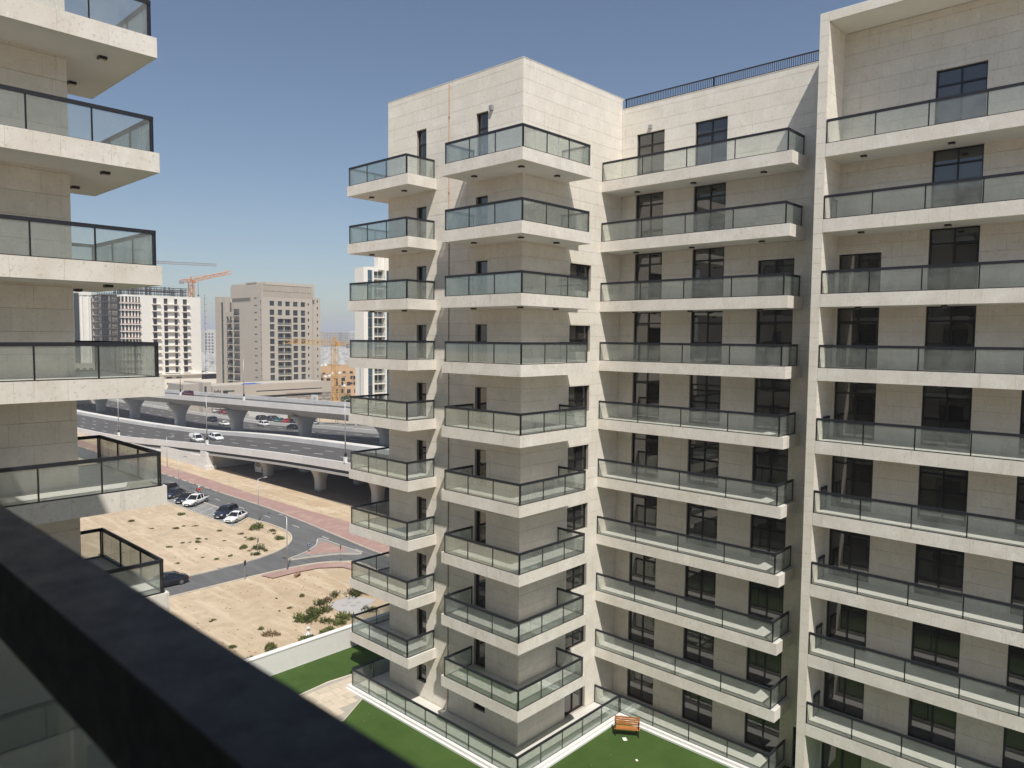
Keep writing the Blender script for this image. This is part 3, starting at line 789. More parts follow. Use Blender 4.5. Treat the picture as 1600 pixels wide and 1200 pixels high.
for i, (x, y, rz, lab) in enumerate(((54.0, 131, .2, 'slim street lamp beside the parked dark cars'), (54.6, 103.6, .2, 'slim street lamp at the road corner by the big bush'), (45.4, 79.25, 1.8, 'street lamp standing on the lower pink pavement'), (63.6, 160, 0, 'far slim street lamp on the pink pavement'))):
    place(s0 if i == 0 else copy_tree(s0), (x, y, 0), rz, lab, 'street lamps on the service road')
def sign(x, y, h, lab, disc=True, rz=0, mat='sign_blue'):
    o = empty('road_sign', lab, 'road sign', (x, y, .1), rz)
    part('pole', MB().bar((0, 0, 0), (0, 0, h), .035, n=6), 'galvanised', o)
    if disc:
        part('sign_plate', MB().bar((0, -.04, h-.3), (0, -.065, h-.3), .21, n=16), mat, o)
        part('arrow_mark', MB().bar((-.07, -.07, h-.23), (.07, -.07, h-.37), .025), 'white_paint', o)
    else: part('sign_plate', MB().box(-.22, .22, -.05, -.03, h-.6, h, .5), mat, o)
sign(40.2, 79.7, 2.2, 'short dark-topped post at the road edge by the black car', False, .6, 'black_metal')
sign(46.1, 87.8, 2.1, 'grey sign post among the bushes inside the road bend', False, .6, 'galvanised')
sign(51.7, 77.4, 2.2, 'thin rusty sign post on the lower pink pavement', False, .6, 'rusty')
sign(51.2, 83.9, 1.2, 'small blue round arrow sign on the traffic island', True, -.7)
o = empty('billboard', 'white signboard with dark squares standing above the flyover parapet', 'sign', (99.5, 158.5, 8.5))
part('post', MB().bar((0, 1.2, 0), (0, 1.2, 3.3), .1, n=6), 'galvanised', o)
part('board', MB().box(-.1, .1, -.1, 2.5, 3.3, 5.2, .5), 'white_paint', o)
part('printed_marks', MB().box(-.12, -.105, .9, 1.5, 3.5, 4.7, .5).box(-.12, -.105, .3, .6, 3.9, 4.7, .5).box(-.12, -.105, 1.9, 2.2, 3.6, 4.2, .5), 'grey_render', o)

# ---------------------------------------------------------------- vehicles
def car_proto(kind, paint):
    """front towards +x, wheels on z=0"""
    P = dict(
        sedan=dict(L=4.65, W=1.82, body=[(-2.32, .45, .62, .70), (-2.25, .28, .86, .80), (-1.7, .22, .98, .88), (-.9, .2, .93, .91), (.3, .2, .92, .91), (1.0, .2, .93, .90), (1.6, .22, .86, .87), (2.1, .25, .76, .80), (2.32, .38, .60, .66)],
                   cab=[(-1.75, .97, .78, .0), (-.95, 1.40, .62, 1), (-.1, 1.46, .62, 1), (.35, 1.42, .62, 1), (1.15, .94, .78, 0)]),
        suv=dict(L=4.75, W=1.92, body=[(-2.35, .5, .80, .78), (-2.28, .35, 1.02, .88), (-1.7, .28, 1.06, .94), (0, .28, 1.05, .96), (1.0, .28, 1.06, .95), (1.7, .3, 1.02, .92), (2.2, .35, .88, .84), (2.37, .5, .70, .72)],
                 cab=[(-2.25, 1.04, .86, 0), (-1.85, 1.62, .70, 1), (-.6, 1.70, .72, 1), (.4, 1.66, .72, 1), (1.2, 1.05, .86, 0)]),
        pickup=dict(L=5.3, W=1.85, body=[(-2.65, .55, .95, .86), (-2.6, .5, 1.02, .90), (-1.0, .4, 1.02, .92), (.3, .35, 1.03, .92), (1.2, .35, 1.05, .92), (2.1, .38, 1.0, .90), (2.5, .42, .88, .84), (2.65, .5, .72, .78)],
                    cab=[(-1.05, 1.02, .84, 0), (-.95, 1.68, .70, 1), (0, 1.76, .70, 1), (.55, 1.72, .70, 1), (1.35, 1.05, .84, 0)]),
        van=dict(L=4.4, W=1.8, body=[(-2.2, .4, 1.0, .84), (-2.15, .3, 1.1, .88), (0, .28, 1.1, .90), (1.2, .28, 1.08, .9), (1.9, .32, .95, .85), (2.2, .45, .75, .74)],
                 cab=[(-2.15, 1.09, .86, 0), (-2.08, 1.80, .76, 1), (0, 1.86, .78, 1), (.75, 1.80, .74, 1), (1.45, 1.08, .84, 0)]))[kind]
    o = empty('car', '', 'car')
    W2 = P['W']/2/.92
    rings = []
    for (x, zb, zt, hw) in P['body']:
        hw = hw*W2; m_ = zb+(zt-zb)*.55
        rings.append([(x, -hw*.92, zb), (x, -hw, m_), (x, -hw*.95, zt-.06), (x, -hw*.6, zt), (x, 0, zt+.025), (x, hw*.6, zt), (x, hw*.95, zt-.06), (x, hw, m_), (x, hw*.92, zb), (x, 0, zb)])
    part('body', MB().loft(rings, t=.5), paint, o)
    g_ = MB(); rf = MB(); c = P['cab']
    rings = []
    for (x, z, hw, top) in c:
        hw *= W2; base = [p for p in P['body']]; zb = 1.0 if kind != 'sedan' else .9
        rings.append([(x, -hw, z), (x, hw, z)])
    # glasshouse: base outline lower, roof outline upper
    bx0, bx1 = c[0][0], c[-1][0]; zb = c[0][1]-.05; hb = c[0][2]*W2
    tops = [q_ for q_ in c if q_[3]]
    tx0, tx1 = tops[0][0], tops[-1][0]; ht = tops[0][2]*W2; zt = tops[0][1]
    low = [(bx0, -hb, zb), (bx1, -hb, zb), (bx1, hb, zb), (bx0, hb, zb)]
    upp = [(tx0, -ht, zt-.05), (tx1, -ht, zt-.05), (tx1, ht, zt-.05), (tx0, ht, zt-.05)]
    g_.loft([low, upp], t=.3, smooth=False); part('window_glass', g_, 'car_glass', o)
    rr = []
    for (x, z, hw, _) in tops: rr.append([(x, -hw*W2*1.01, z-.07), (x, -hw*W2*.85, z), (x, 0, z+.03), (x, hw*W2*.85, z), (x, hw*W2*1.01, z-.07), (x, 0, z-.07)])
    rf.loft(rr, t=.5)
    for s_ in (-1, 1):   # pillars
        rf.bar((tx1, s_*ht, zt-.06), (bx1-.03, s_*hb, zb), .035, .5); rf.bar((tx0, s_*ht, zt-.06), (bx0+.03, s_*hb, zb), .05, .5)
        mx = (tx0+tx1)/2-.05; rf.bar((mx, s_*(ht+.012), zt-.06), (mx, s_*(hb+.012), zb), .032, .5)
    part('roof', rf, paint, o)
    if kind == 'van':
        part('side_panel', MB().loft([[(-2.12, -.93, 1.1), (-.1, -.95, 1.1), (-.1, .95, 1.1), (-2.12, .93, 1.1)], [(-2.05, -.83, 1.82), (-.1, -.84, 1.86), (-.1, .84, 1.86), (-2.05, .83, 1.82)]], t=.5, smooth=False), paint, o)
    if kind == 'pickup': part('load_bed', MB().box(-2.5, -1.15, -.72, .72, .9, 1.07, .5), 'tyre', o)
    wx = (P['L']*.295, -P['L']*.30); rr_ = .33 if kind in ('sedan', 'van') else .38
    for x in wx:
        for s_ in (-1, 1):
            yy = s_*(P['W']/2-.10)
            wh = part('wheel', MB().bar((x, yy-.11, rr_), (x, yy+.11, rr_), rr_, n=14, t=.5), 'tyre', o)
            part('rim', MB().bar((x, yy+s_*.10, rr_), (x, yy+s_*.125, rr_), rr_*.62, n=10, t=.5), 'rim', wh)
    zb_ = P['body'][-2]; fx = P['body'][-1][0]
    for s_ in (-1, 1):
        part('headlight', MB().box(fx-.30, fx-.03, s_*.50, s_*.78, zb_[2]-.19, zb_[2]-.06, .5), 'headlight', o)
        part('tail_light', MB().box(P['body'][0][0]+.0, P['body'][0][0]+.2, s_*.52, s_*.80, P['body'][0][2]-.1, P['body'][0][2]+.06, .5), 'tail_red', o)
        part('mirror', MB().box(c[-1][0]-.35, c[-1][0]-.18, s_*(P['W']/2-.02), s_*(P['W']/2+.16), zb+.02, zb+.16, .5), paint, o)
    part('grille', MB().box(fx-.06, fx+.012, -.42, .42, .42, .60, .3), 'tyre', o)
    part('number_plate', MB().box(fx+.0, fx+.03, -.26, .26, .36, .46, .6), 'plate', o)
    return o
cache = {}
def car(kind, paint, x, y, z, rz, label, pitch=0, group=None):
    if (kind, paint) in cache: o = copy_tree(cache[(kind, paint)])
    else: o = car_proto(kind, paint); cache[(kind, paint)] = o
    place(o, (x, y, z), rz, label, group); o.rotation_euler = (0, -pitch, rz)
    o.name = {'pickup': 'pickup_truck', 'van': 'van'}.get(kind, 'car'); o['category'] = {'pickup': 'pickup truck', 'van': 'van'}.get(kind, 'car')
    return o
PK = R(-146)   # nose of the cars in the bays points to the sand
def bay(i): return 104.9+2.62*i
car('sedan', 'paint_white', 52.45, 106.5, .03, PK, 'white saloon parked at the right end of the lay-by')
car('suv', 'paint_navy', 52.6, 110.2, .03, PK, 'dark blue people carrier parked beside the white saloon')
car('pickup', 'paint_white', 52.9, 121.6, .03, PK, 'white double cab pickup parked beside a black saloon')
car('sedan', 'paint_black', 52.6, 124.6, .03, PK, 'black saloon parked left of the white pickup')
car('sedan', 'paint_navy', 52.7, 129.9, .03, PK, 'dark saloon parked against the edge of the left balcony')
car('suv', 'paint_black', 52.9, 133.9, .03, PK, 'black car parked behind another, half hidden by the left balcony')
car('sedan', 'paint_black', 33.0, 84.1, .03, R(178), 'black saloon parked at the lower road kerb beside the left balcony')
sl_ = lambda y: math.atan((zp(y-2)-zp(y+2))/4)
car('van', 'paint_white', 75.6, 172.8, zp(172.8)-.98, R(-90), 'small white panel van driving on the near highway', sl_(172)*-1)
car('suv', 'paint_white', 79.8, 171.5, zp(171.5)-.98, R(-90), 'white off-road car driving just ahead of the white van', sl_(171)*-1)
car('suv', 'paint_navy', 107, 233, zp(233)-.98, R(90), 'dark off-road car on the far carriageway under the flyover')
car('sedan', 'paint_white', 103.5, 217, zp(217)-.98, R(90), 'white car half hidden behind a flyover pier')
car('suv', 'paint_white', 109.6, 204.5, zp(204.5)-.98, R(90), 'white people carrier on the far carriageway between two piers')
car('sedan', 'paint_black', 107.2, 183.5, zp(183.5)-.98, R(90), 'black car beside the flyover pier on the far carriageway')
car('suv', 'paint_maroon', 93.4, 219, zf(219)-.94, R(90), 'maroon car driving along the top of the flyover')
row = [(120.5, 277.2, 'paint_black'), (121, 273.0, 'paint_silver'), (121.4, 269, 'paint_black'), (121.3, 264.6, 'paint_navy'), (121.4, 260.5, 'paint_silver'), (121.4, 256.5, 'paint_maroon'), (121.4, 252.8, 'paint_red'), (121.6, 249, 'paint_maroon')]
for x, y, p in row: car('sedan', p, x+1, y, zp(y)-1.01, R(12), {'paint_black': 'black', 'paint_silver': 'silver', 'paint_navy': 'navy', 'paint_maroon': 'dark red', 'paint_red': 'bright red', 'paint_white': 'white'}[p] + ' car in the parked row beyond the far carriageway', 0, 'cars parked beyond the highway')
for k_, x, y, p, l in (('suv', 120.2, 224.5, 'paint_black', 'black car parked behind the white people carrier'), ('suv', 121.6, 220, 'paint_navy', 'second dark car parked just right of the black one'), ('sedan', 119.6, 212, 'paint_teal', 'small teal car parked by the green pillar'), ('sedan', 120, 207.6, 'paint_red', 'bright red car parked by the green pillar'), ('suv', 120.4, 203.6, 'paint_navy', 'dark car parked just right of the red one'), ('sedan', 119, 192, 'paint_silver', 'silver car parked near the yellow awnings')):
    car(k_, p, x, y, zp(y)-1.01, R(20), l)
def coach(x, y, rz, lab, L=9.5):
    o = empty('coach', lab, 'coach', (x, y, 0), rz)
    part('body', MB().loft([[(-L/2, -1.2, .4), (L/2, -1.2, .4), (L/2, 1.2, .4), (-L/2, 1.2, .4)], [(-L/2, -1.22, 1.4), (L/2+.1, -1.22, 1.4), (L/2+.1, 1.22, 1.4), (-L/2, 1.22, 1.4)], [(-L/2+.05, -1.18, 2.7), (L/2-.1, -1.18, 2.7), (L/2-.1, 1.18, 2.7), (-L/2+.05, 1.18, 2.7)], [(-L/2+.2, -1.0, 2.9), (L/2-.3, -1.0, 2.9), (L/2-.3, 1.0, 2.9), (-L/2+.2, 1.0, 2.9)]], smooth=False), 'paint_white', o)
    part('windscreen', MB().loft([[(L/2+.03, -1.05, 1.45), (L/2+.13, -1.05, 1.45), (L/2+.13, 1.05, 1.45), (L/2+.03, 1.05, 1.45)], [(L/2-.1, -1.0, 2.45), (L/2-.02, -1.0, 2.45), (L/2-.02, 1.0, 2.45), (L/2-.1, 1.0, 2.45)]], smooth=False), 'car_glass', o)
    for i in range(6):
        for s_ in (-1, 1): part('side_window', MB().box(-L/2+.5+i*1.45, -L/2+1.85+i*1.45, s_*1.16, s_*1.235, 1.5, 2.4, .4), 'car_glass', o)
    for x_ in (L*.3, -L*.3):
        for s_ in (-1, 1): part('wheel', MB().bar((x_, s_*1.0, .45), (x_, s_*1.23, .45), .45, n=14, t=.5), 'tyre', o)
    for s_ in (-1, 1): part('headlight', MB().box(L/2+.02, L/2+.12, s_*.7, s_*1.0, .75, .95, .5), 'headlight', o)
coach(78.3, 139.6, R(183), 'white coach parked in the shade under the bridge behind a pier')
coach(85.0, 134.0, R(183), 'second white coach further right in the shade under the bridge')

def rider():
    o = empty('motorbike', 'small delivery motorbike with a dark top box riding on the service road', 'motorbike', (55.9, 127.2, .03), R(-100))
    for x in (-.62, .62): part('wheel', MB().bar((x, -.05, .3), (x, .05, .3), .3, n=14, t=.5), 'tyre', o)
    part('body', MB().loft([[(-.6, -.1, .45), (-.6, .1, .45), (-.6, .1, .75), (-.6, -.1, .75)], [(0, -.14, .35), (0, .14, .35), (0, .14, .8), (0, -.14, .8)], [(.45, -.08, .6), (.45, .08, .6), (.45, .08, .95), (.45, -.08, .95)]]), 'paint_black', o)
    part('handlebar', MB().bar((.42, -.34, 1.05), (.42, .34, 1.05), .02, n=6).bar((.62, 0, .3), (.42, 0, 1.05), .035, n=6), 'galvanised', o)
    part('top_box', MB().box(-.85, -.38, -.25, .25, .85, 1.32, .5), 'tyre', o)
    # rider: one skinned body
    V = [(-.12, 0, .85), (-.08, 0, 1.12), (-.02, 0, 1.36), (.02, 0, 1.46), (.04, 0, 1.60), (.02, .19, 1.36), (.16, .27, 1.12), (.38, .28, 1.07), (.02, -.19, 1.36), (.16, -.27, 1.12), (.38, -.28, 1.07),
         (-.1, .12, .84), (.28, .2, .78), (.12, .2, .36), (.24, .2, .30), (-.1, -.12, .84), (.28, -.2, .78), (.12, -.2, .36), (.24, -.2, .30)]
    E_ = [(0, 1), (1, 2), (2, 3), (3, 4), (2, 5), (5, 6), (6, 7), (2, 8), (8, 9), (9, 10), (0, 11), (11, 12), (12, 13), (13, 14), (0, 15), (15, 16), (16, 17), (17, 18)]
    RD = [.15, .15, .16, .06, .09, .08, .055, .045, .08, .055, .045, .1, .085, .06, .05, .1, .085, .06, .05]
    me = bpy.data.meshes.new('body'); me.from_pydata(V, E_, [])
    p = empty('person', 'motorbike rider in a red shirt and pale helmet on the service road', 'person', (55.9, 127.2, .03), R(-100))
    b = link('body', me, p); b.modifiers.new('skin', 'SKIN'); sv = me.skin_vertices[0].data
    for i, r_ in enumerate(RD): sv[i].radius = (r_, r_)
    sv[0].use_root = True
    s_ = b.modifiers.new('sub', 'SUBSURF'); s_.levels = 1; s_.render_levels = 1
    me.materials.append(MATS['skin'])
    rings = []
    for x, z, a, c_ in ((-.13, .86, .17, .17), (-.09, 1.08, .18, .19), (-.03, 1.32, .17, .23), (0, 1.42, .11, .15), (.02, 1.47, .07, .08)):
        rings.append([(x+math.cos(t*math.pi/6)*a, math.sin(t*math.pi/6)*c_, z) for t in range(12)])
    sh = MB().loft(rings, t=.5)
    for s2 in (-1, 1): sh.bar((.0, s2*.2, 1.36), (.14, s2*.27, 1.15), .085, n=8, t=.5)
    part('shirt', sh, 'red_cloth', p)
    tr = MB()
    for s2 in (-1, 1): tr.bar((-.1, s2*.1, .86), (.28, s2*.2, .80), .115, n=8, t=.5, r2=.1); tr.bar((.28, s2*.2, .80), (.13, s2*.2, .38), .095, n=8, t=.5, r2=.07)
    part('trousers', tr, 'trousers', p)
    rings = []
    for i in range(7):
        a = math.pi*i/6; r_ = math.sin(a)*.15+.01; rings.append([(.04+math.cos(t*math.pi/5)*r_, math.sin(t*math.pi/5)*r_, 1.66-.15*math.cos(a)) for t in range(10)])
    part('helmet', MB().loft(rings, t=.5), 'paint_white', p)
rider()

# ---------------------------------------------------------------- shrubs
def shrub_mesh(name, mat, seed, n=170, sq=.62):
    rnd = random.Random(seed); q = MB()
    lob = [(rnd.uniform(-.55, .55), rnd.uniform(-.55, .55), rnd.uniform(.32, .62)) for _ in range(6)]
    for i in range(n):
        cx, cy, cr = rnd.choice(lob)
        u = Vector((rnd.gauss(0, 1), rnd.gauss(0, 1), abs(rnd.gauss(0, .9)))).normalized()
        rr = cr*rnd.uniform(.55, 1.08); p = Vector((cx, cy, 0)) + Vector((u.x*rr, u.y*rr, u.z*rr*sq*1.6))
        d = (u + Vector((rnd.uniform(-.6, .6), rnd.uniform(-.6, .6), rnd.uniform(.1, .9)))).normalized()
        a = d.orthogonal().normalized(); ln = rnd.uniform(.16, .34); wd = ln*rnd.uniform(.16, .34)
        k = len(q.v); q.v += [tuple(p-a*wd), tuple(p+a*wd), tuple(p+d*ln+a*wd*.3), tuple(p+d*ln-a*wd*.3)]; q.face([k, k+1, k+2, k+3], rnd.random())
    return q.mesh(name, mat)
green = [shrub_mesh('desert_shrub', 'leaf', s_, 260) for s_ in range(4)]; dry = [shrub_mesh('dry_shrub', 'dry_leaf', s_+9, 140, .45) for s_ in range(2)]
SHR = [(41.1, 117.2, 0.45), (41.5, 110.6, 0.3), (48.0, 115.9, 0.55), (44.0, 108.2, 0.43), (45.4, 108.8, 0.26), (46.6, 107.6, 0.39), (47.9, 102.3, 0.37), (49.2, 98.7, 0.4), (48.8, 96.6, 0.24), (52.3, 99.8, 1.1), (53.2, 96.8, 0.6), (51.9, 92.6, 0.75), (49.0, 94.8, 0.59), (46.2, 91.8, 0.61), (47.3, 90.1, 0.9), (46.1, 97.0, 0.24), (43.9, 100.3, 0.32), (43.2, 98.8, 0.4), (44.6, 99.6, 0.24), (42.3, 99.6, 0.24), (41.6, 99.9, 0.28), (39.5, 99.2, 0.35), (41.6, 95.9, 0.19), (40.6, 91.5, 0.22), (41.5, 89.5, 0.33), (43.3, 89.7, 0.29), (37.3, 91.3, 0.29), (45.8, 88.0, 0.6), (47.6, 88.5, 0.3), (41.9, 70.1, 0.34), (44.7, 67.9, 0.76), (46.0, 66.3, 1.15), (42.2, 66.8, 0.89), (40.9, 64.5, 0.87), (40.4, 65.8, 0.58), (38.4, 64.4, 0.91), (38.5, 63.2, 0.84), (39.8, 61.8, 0.7), (41.3, 61.4, 0.9), (39.5, 64.2, 1.0), (40.5, 60.6, 0.69), (38.2, 59.6, 0.76), (36.3, 59.5, 0.67), (39.2, 67.9, 0.3), (37.9, 67.9, 0.15), (39.6, 71.5, 0.15), (32.1, 70.4, 0.23), (31.8, 70.3, 0.18), (30.4, 62.8, 0.35), (32.7, 60.1, 0.66), (30.4, 59.5, 0.36), (34.4, 65.0, 0.34), (31.8, 102.0, 0.2), (44.5, 61.4, 0.72)]
DRY = [(34.2, 63.4, .83), (34.7, 62.4, .33), (47.6, 65.5, 1.1), (46.8, 67.2, .8), (43.6, 67.2, .6), (37.2, 58.9, .7), (46, 90.2, .4), (52.6, 95.4, .35)]
random.seed(11)
for lst, ms, nm, lab0, grp in ((SHR, green, 'desert_shrub', 'desert shrub', 'green desert shrubs on the sand'), (DRY, dry, 'dry_shrub', '', 'dry brown shrubs on the sand')):
    for i, (x, y, s_) in enumerate(lst):
        o = link(nm, ms[i % len(ms)], None, (x, y, .0)); o.scale = (s_*1.15, s_*1.15, s_*1.0); o.rotation_euler = (0, 0, random.random()*6)
        if nm == 'dry_shrub': lab = 'low dry brown shrub spread on the sand'
        else:
            size = 'large' if s_ > .75 else 'mid-sized' if s_ > .4 else 'small'
            where = 'in the thicket by the concrete pad' if 57 < y < 69 and x > 35 else 'on the sand near the white boundary wall' if y < 75 else 'on the sand inside the road bend' if x > 45 else 'on the open sand near the lay-by'
            lab = f'{size} green desert shrub {where}'
        o['label'] = lab; o['category'] = 'shrub'; o['group'] = lab if nm != 'dry_shrub' else grp
# small rubble on the sand
rb = MB()
for i in range(420):
    x, y = random.choice(((random.uniform(30, 50), random.uniform(56, 79)), (random.uniform(30, 53), random.uniform(88, 125)), (random.uniform(64.5, 68), random.uniform(90, 150))))
    if inside(x, y, [(54, 107), (50, 103), (50, 140), (54, 140)]): continue
    s_ = random.uniform(.03, .10); k = len(rb.v)
    rb.v += [(x-s_, y-s_, 0), (x+s_, y-s_*.8, 0), (x+s_*.8, y+s_, 0), (x-s_, y+s_*.9, 0), (x, y, s_*1.2)]
    for f_ in ((0, 1, 4), (1, 2, 4), (2, 3, 4), (3, 0, 4)): rb.face([k+j for j in f_])
o = link('rubble', rb.mesh('rubble', 'rusty'), None, None, 'stuff'); o['label'] = 'small stones and scraps scattered over the sandy plot'; o['category'] = 'rubble'
q = MB(); q.loft([[(math.cos(a*math.pi/6)*r_, math.sin(a*math.pi/6)*r_, z) for a in range(12)] for r_, z in ((.55, 0), (.5, .12), (.2, .3), (.12, .75), (.3, .85), (.05, .95))])
single('concrete_stump', q, 'mesh_concrete', 'pale concrete stump with a flared base among shrubs by the white wall', 'concrete stump', (36.6, 60.2, 0))
q = MB(); q.box(-.5, .5, -.2, .2, .3, .38).box(-.45, -.4, -.15, .15, 0, .3).box(.4, .45, -.15, .15, 0, .3)
single('broken_pallet', q, 'rusty', 'small broken wooden trestle lying on the sand below the pink pavement', 'trestle', (45.0, 76.3, 0), rz=.5)

# ================================================================ the city behind
def rpart(name, o, boxes, mat):
    q = MB()
    for b in boxes: q.box(*b)
    return part(name, q, mat, o)
def glaz(o, plane, cols, rows, mat='far_glass', dep=.35, axis='y', name='window', sill=True):
    """one window part for each opening, its sill a sub-part"""
    for (a, b) in cols:
        for (z0, z1) in rows:
            if axis == 'y': w_ = rpart(name, o, [(a, b, plane+dep, plane+dep+.05, z0, z1)], mat)
            else: w_ = rpart(name, o, [(plane+dep, plane+dep+.05, a, b, z0, z1)], mat)
def grid_wall(mb, plane, th, a0, a1, z0, z1, cols, rows, axis='y'):
    cols = sorted(cols); rows = sorted(rows)
    def bx(a, b, za, zb):
        if b-a < .01 or zb-za < .01: return
        if axis == 'y': mb.box(a, b, plane, plane+th, za, zb, .5)
        else: mb.box(plane, plane+th, a, b, za, zb, .5)
    c = a0
    for (a, b) in cols:
        bx(c, a, z0, z1)
        z = z0
        for (r0, r1) in rows: bx(a, b, z, r0); z = r1
        bx(a, b, z, z1); c = b
    bx(c, a1, z0, z1)

# beige tower
o = empty('apartment_tower', 'tall beige tower with grid windows and stepped balcony bays behind the flyover', 'building', (151.7, 281.8, 0))
def rel(l, ox=151.7, oy=281.8): return [(a-ox, b-ox, c-oy, d-oy, e_, f_) for a, b, c, d, e_, f_ in l]
cols = [(154.8, 156.9), (158.5, 160.5), (162.0, 164.1), (165.6, 167.8), (169.3, 171.4)]
rows = [(41.0-.3, 42.7)] + [(39.15-3.03*k-2.3, 39.15-3.03*k) for k in range(10)]
wl = MB()
sh = lambda L, o_: [(a-o_, b-o_) for a, b in L]
def sub(rows, lo, hi): return [r_ for r_ in rows if r_[0] >= lo-.01 and r_[1] <= hi+.01]
q = MB()
zsp = 37.0
grid_wall(q, 0, .5, 0, 23.2, 8, 44.2, sh(cols[:1]+[(158.5, 160.5), (162.0, 164.1)]+cols[3:]+[(172.6, 173.3)], 151.7), [r_ for r_ in rows if r_[0] > zsp-1.0])if False else None
cA = sh([cols[0]], 151.7); cB = sh([(158.4, 164.8)], 151.7); cC = sh(cols[3:], 151.7); cD = sh([(172.6, 173.3)], 151.7)
grid_wall(q, 0, .5, 0, 6.0, 8, 44.2, cA, rows)
top2 = rows[:2]; low2r = rows[2:]
grid_wall(q, 0, .5, 6.0, 13.4, 36.6, 44.2, sh(cols[1:3], 151.7), top2)
balr = [(8.6+3.03*k, 8.6+3.03*k+2.55) for k in range(9)]
grid_wall(q, 0, .5, 6.0, 13.4, 8, 36.6, cB, balr)
grid_wall(q, 0, .5, 13.4, 20.3, 8, 44.2, cC, rows)
grid_wall(q, 0, .5, 20.3, 23.2, 8, 44.2, cD, [(r_[0]+.7, r_[1]-.4) for r_ in rows])
part('wall', q, 'beige_render', o)
glaz(o, 0, cA+cC, rows); glaz(o, 0, sh(cols[1:3], 151.7), top2); glaz(o, 0, cD, [(r_[0]+.7, r_[1]-.4) for r_ in rows], 'dark_recess')
for z0, z1 in balr:
    b_ = rpart('balcony', o, [(6.7, 13.1, .02, 1.8, z0-.12, z0-.0)], 'beige_render')
    rpart('balcony_door', b_, [(6.8, 9.5, 1.7, 1.78, z0, z1), (10.2, 13.0, 1.7, 1.78, z0, z1)], 'far_glass')
    rpart('balustrade', b_, [(6.75, 13.1, .10, .14, z0, z0+.95)], 'rail_glass')
rpart('column', o, [(9.6, 10.0, .3, .7, 8, 36)], 'beige_render')
pn = MB()
for i in range(6):
    for j in range(2): part('wall_panel', MB().box([0.3, 6.1, 9.7, 13.6, 17.4, 20.6][i], [5.8, 9.4, 13.3, 17.1, 20.3, 23.0][i], .18, .3, (44.45, 47.0)[j], (46.8, 49.3)[j]), 'beige_panel', o)
rpart('upper_wall', o, [(0, 23.2, .30, 28, 44.2, 49.5)] + [(x, x+.25, .05, .30, 44.2, 49.5) for x in (0, 5.85, 9.45, 13.35, 17.15, 20.35, 22.95)] + [(.26, 22.9, .05, .2, 44.22, 44.4), (.26, 22.9, .06, .2, 46.82, 46.98), (.26, 22.9, .05, .2, 49.31, 49.49)], 'beige_render')
rpart('core_wall', o, [(.55, 23.1, 2.0, 27.9, 0, 44.19), (23.21, 28.6, 2.2, 28, 0, 44.9), (.5, 6.2, .55, 1.95, 8, 44.1), (13.5, 23.15, .55, 1.95, 8, 44.1)], 'beige_render')
for z in range(10, 44, 3): rpart('small_window', o, [(26.8, 27.3, 2.12, 2.198, z, z+1.0)], 'dark_recess')
# west side
q = MB()
grid_wall(q, -.5, .5, .02, 9.3, 0, 46.4, [(.6, 1.4)], [(r_[0], r_[1]) for r_ in rows], 'x')
q.box(-.48, 3, 1.5, 9.3, 0, 46.3); q.box(-.5, 0, 9.32, 18.8, 0, 42.1); q.box(2.3, 25, 1.2, 31.7, 44, 50.6); q.box(2.0, 3.4, 9, 18, 50.6, 50.9)
grid_wall(q, -.5, .4, 18.8, 25.3, 0, 42.2, [(19.3, 24.9)], [(8.6+3.14*k-3.1, 8.6+3.14*k-.35) for k in range(11)], 'x')
grid_wall(q, -.5, .4, 25.32, 32.0, 0, 38.5, [(25.8, 31.4)], [(8.6+3.14*k-3.1, 8.6+3.14*k-.35) for k in range(10)], 'x')
q.box(-.5, 1.6, 32.0, 34.2, 0, 45.2); q.box(-.5, 2, 37.4, 41.9, 0, 45.4); q.box(-.1, 3, 34.2, 37.4, 42.8, 45.2)
q.box(3.2, 24, 9.3, 41.8, 0, 43); q.box(-.1, 3.19, 18.7, 18.9, 0, 42.1)
part('west_wall', q, 'beige_render', o)
for k in range(11):
    z = 5.5+3.14*k
    for (a, b) in ((19.3, 24.9), (25.8, 31.4)):
        if a > 25 and k > 9: continue
        b_ = rpart('balcony', o, [(-.1, 3.15, a-.02, b+.02, z-.2, z)], 'beige_render')
        rpart('balcony_door', b_, [(3.05, 3.15, a+.3, b-.3, z, z+2.4)], 'dark_recess'); rpart('balustrade', b_, [(-.35, -.3, a+.02, b-.02, z, z+1.0)], 'far_glass')
glaz(o, -.5, [(.6, 1.4)], rows, 'dark_recess', .3, 'x', 'slit_window')
for k in range(13): rpart('slit_window', o, [(-.53, -.45, 4.0, 6.0, 7.6+3.0*k, 8.0+3.0*k)], 'dark_recess')
for k in range(12): rpart('window', o, [(.2, .25, 34.2, 37.4, 6.6+3.1*k, 9.2+3.1*k)], 'far_glass')
# podium with its sign
p = empty('podium_building', 'low wide beige podium with long dark slots in front of the beige tower', 'building', (120, 262, 0))
rpart('wall', p, [(0, 51.8, 0, 19, 0, 4.3), (0, 17.9, 0, 19, 4.3, 9.4), (46.8, 51.8, 0, 19, 4.3, 9.4), (17.9, 46.8, 0, 19, 5.2, 6.75), (17.9, 46.8, 0, 19, 7.15, 9.4), (17.9, 46.8, .9, 19, 4.3, 7.15), (0, 51.8, .01, .35, 9.4, 9.75)], 'beige_render')
rpart('slot', p, [(17.95, 46.75, .82, .89, 6.76, 7.14), (17.95, 46.75, .8, .89, 4.31, 5.19)], 'dark_recess')
rpart('gateway', p, [(4.8, 6.6, -.02, .3, 5.0, 7.9), (6.61, 9.2, -.02, .3, 7.3, 7.8)], 'dark_recess')
rpart('side_wing', p, [(-3.2, -.02, -1, 15, 0, 11.2), (-9, -3.22, 2, 15, 0, 10.6)], 'beige_render')
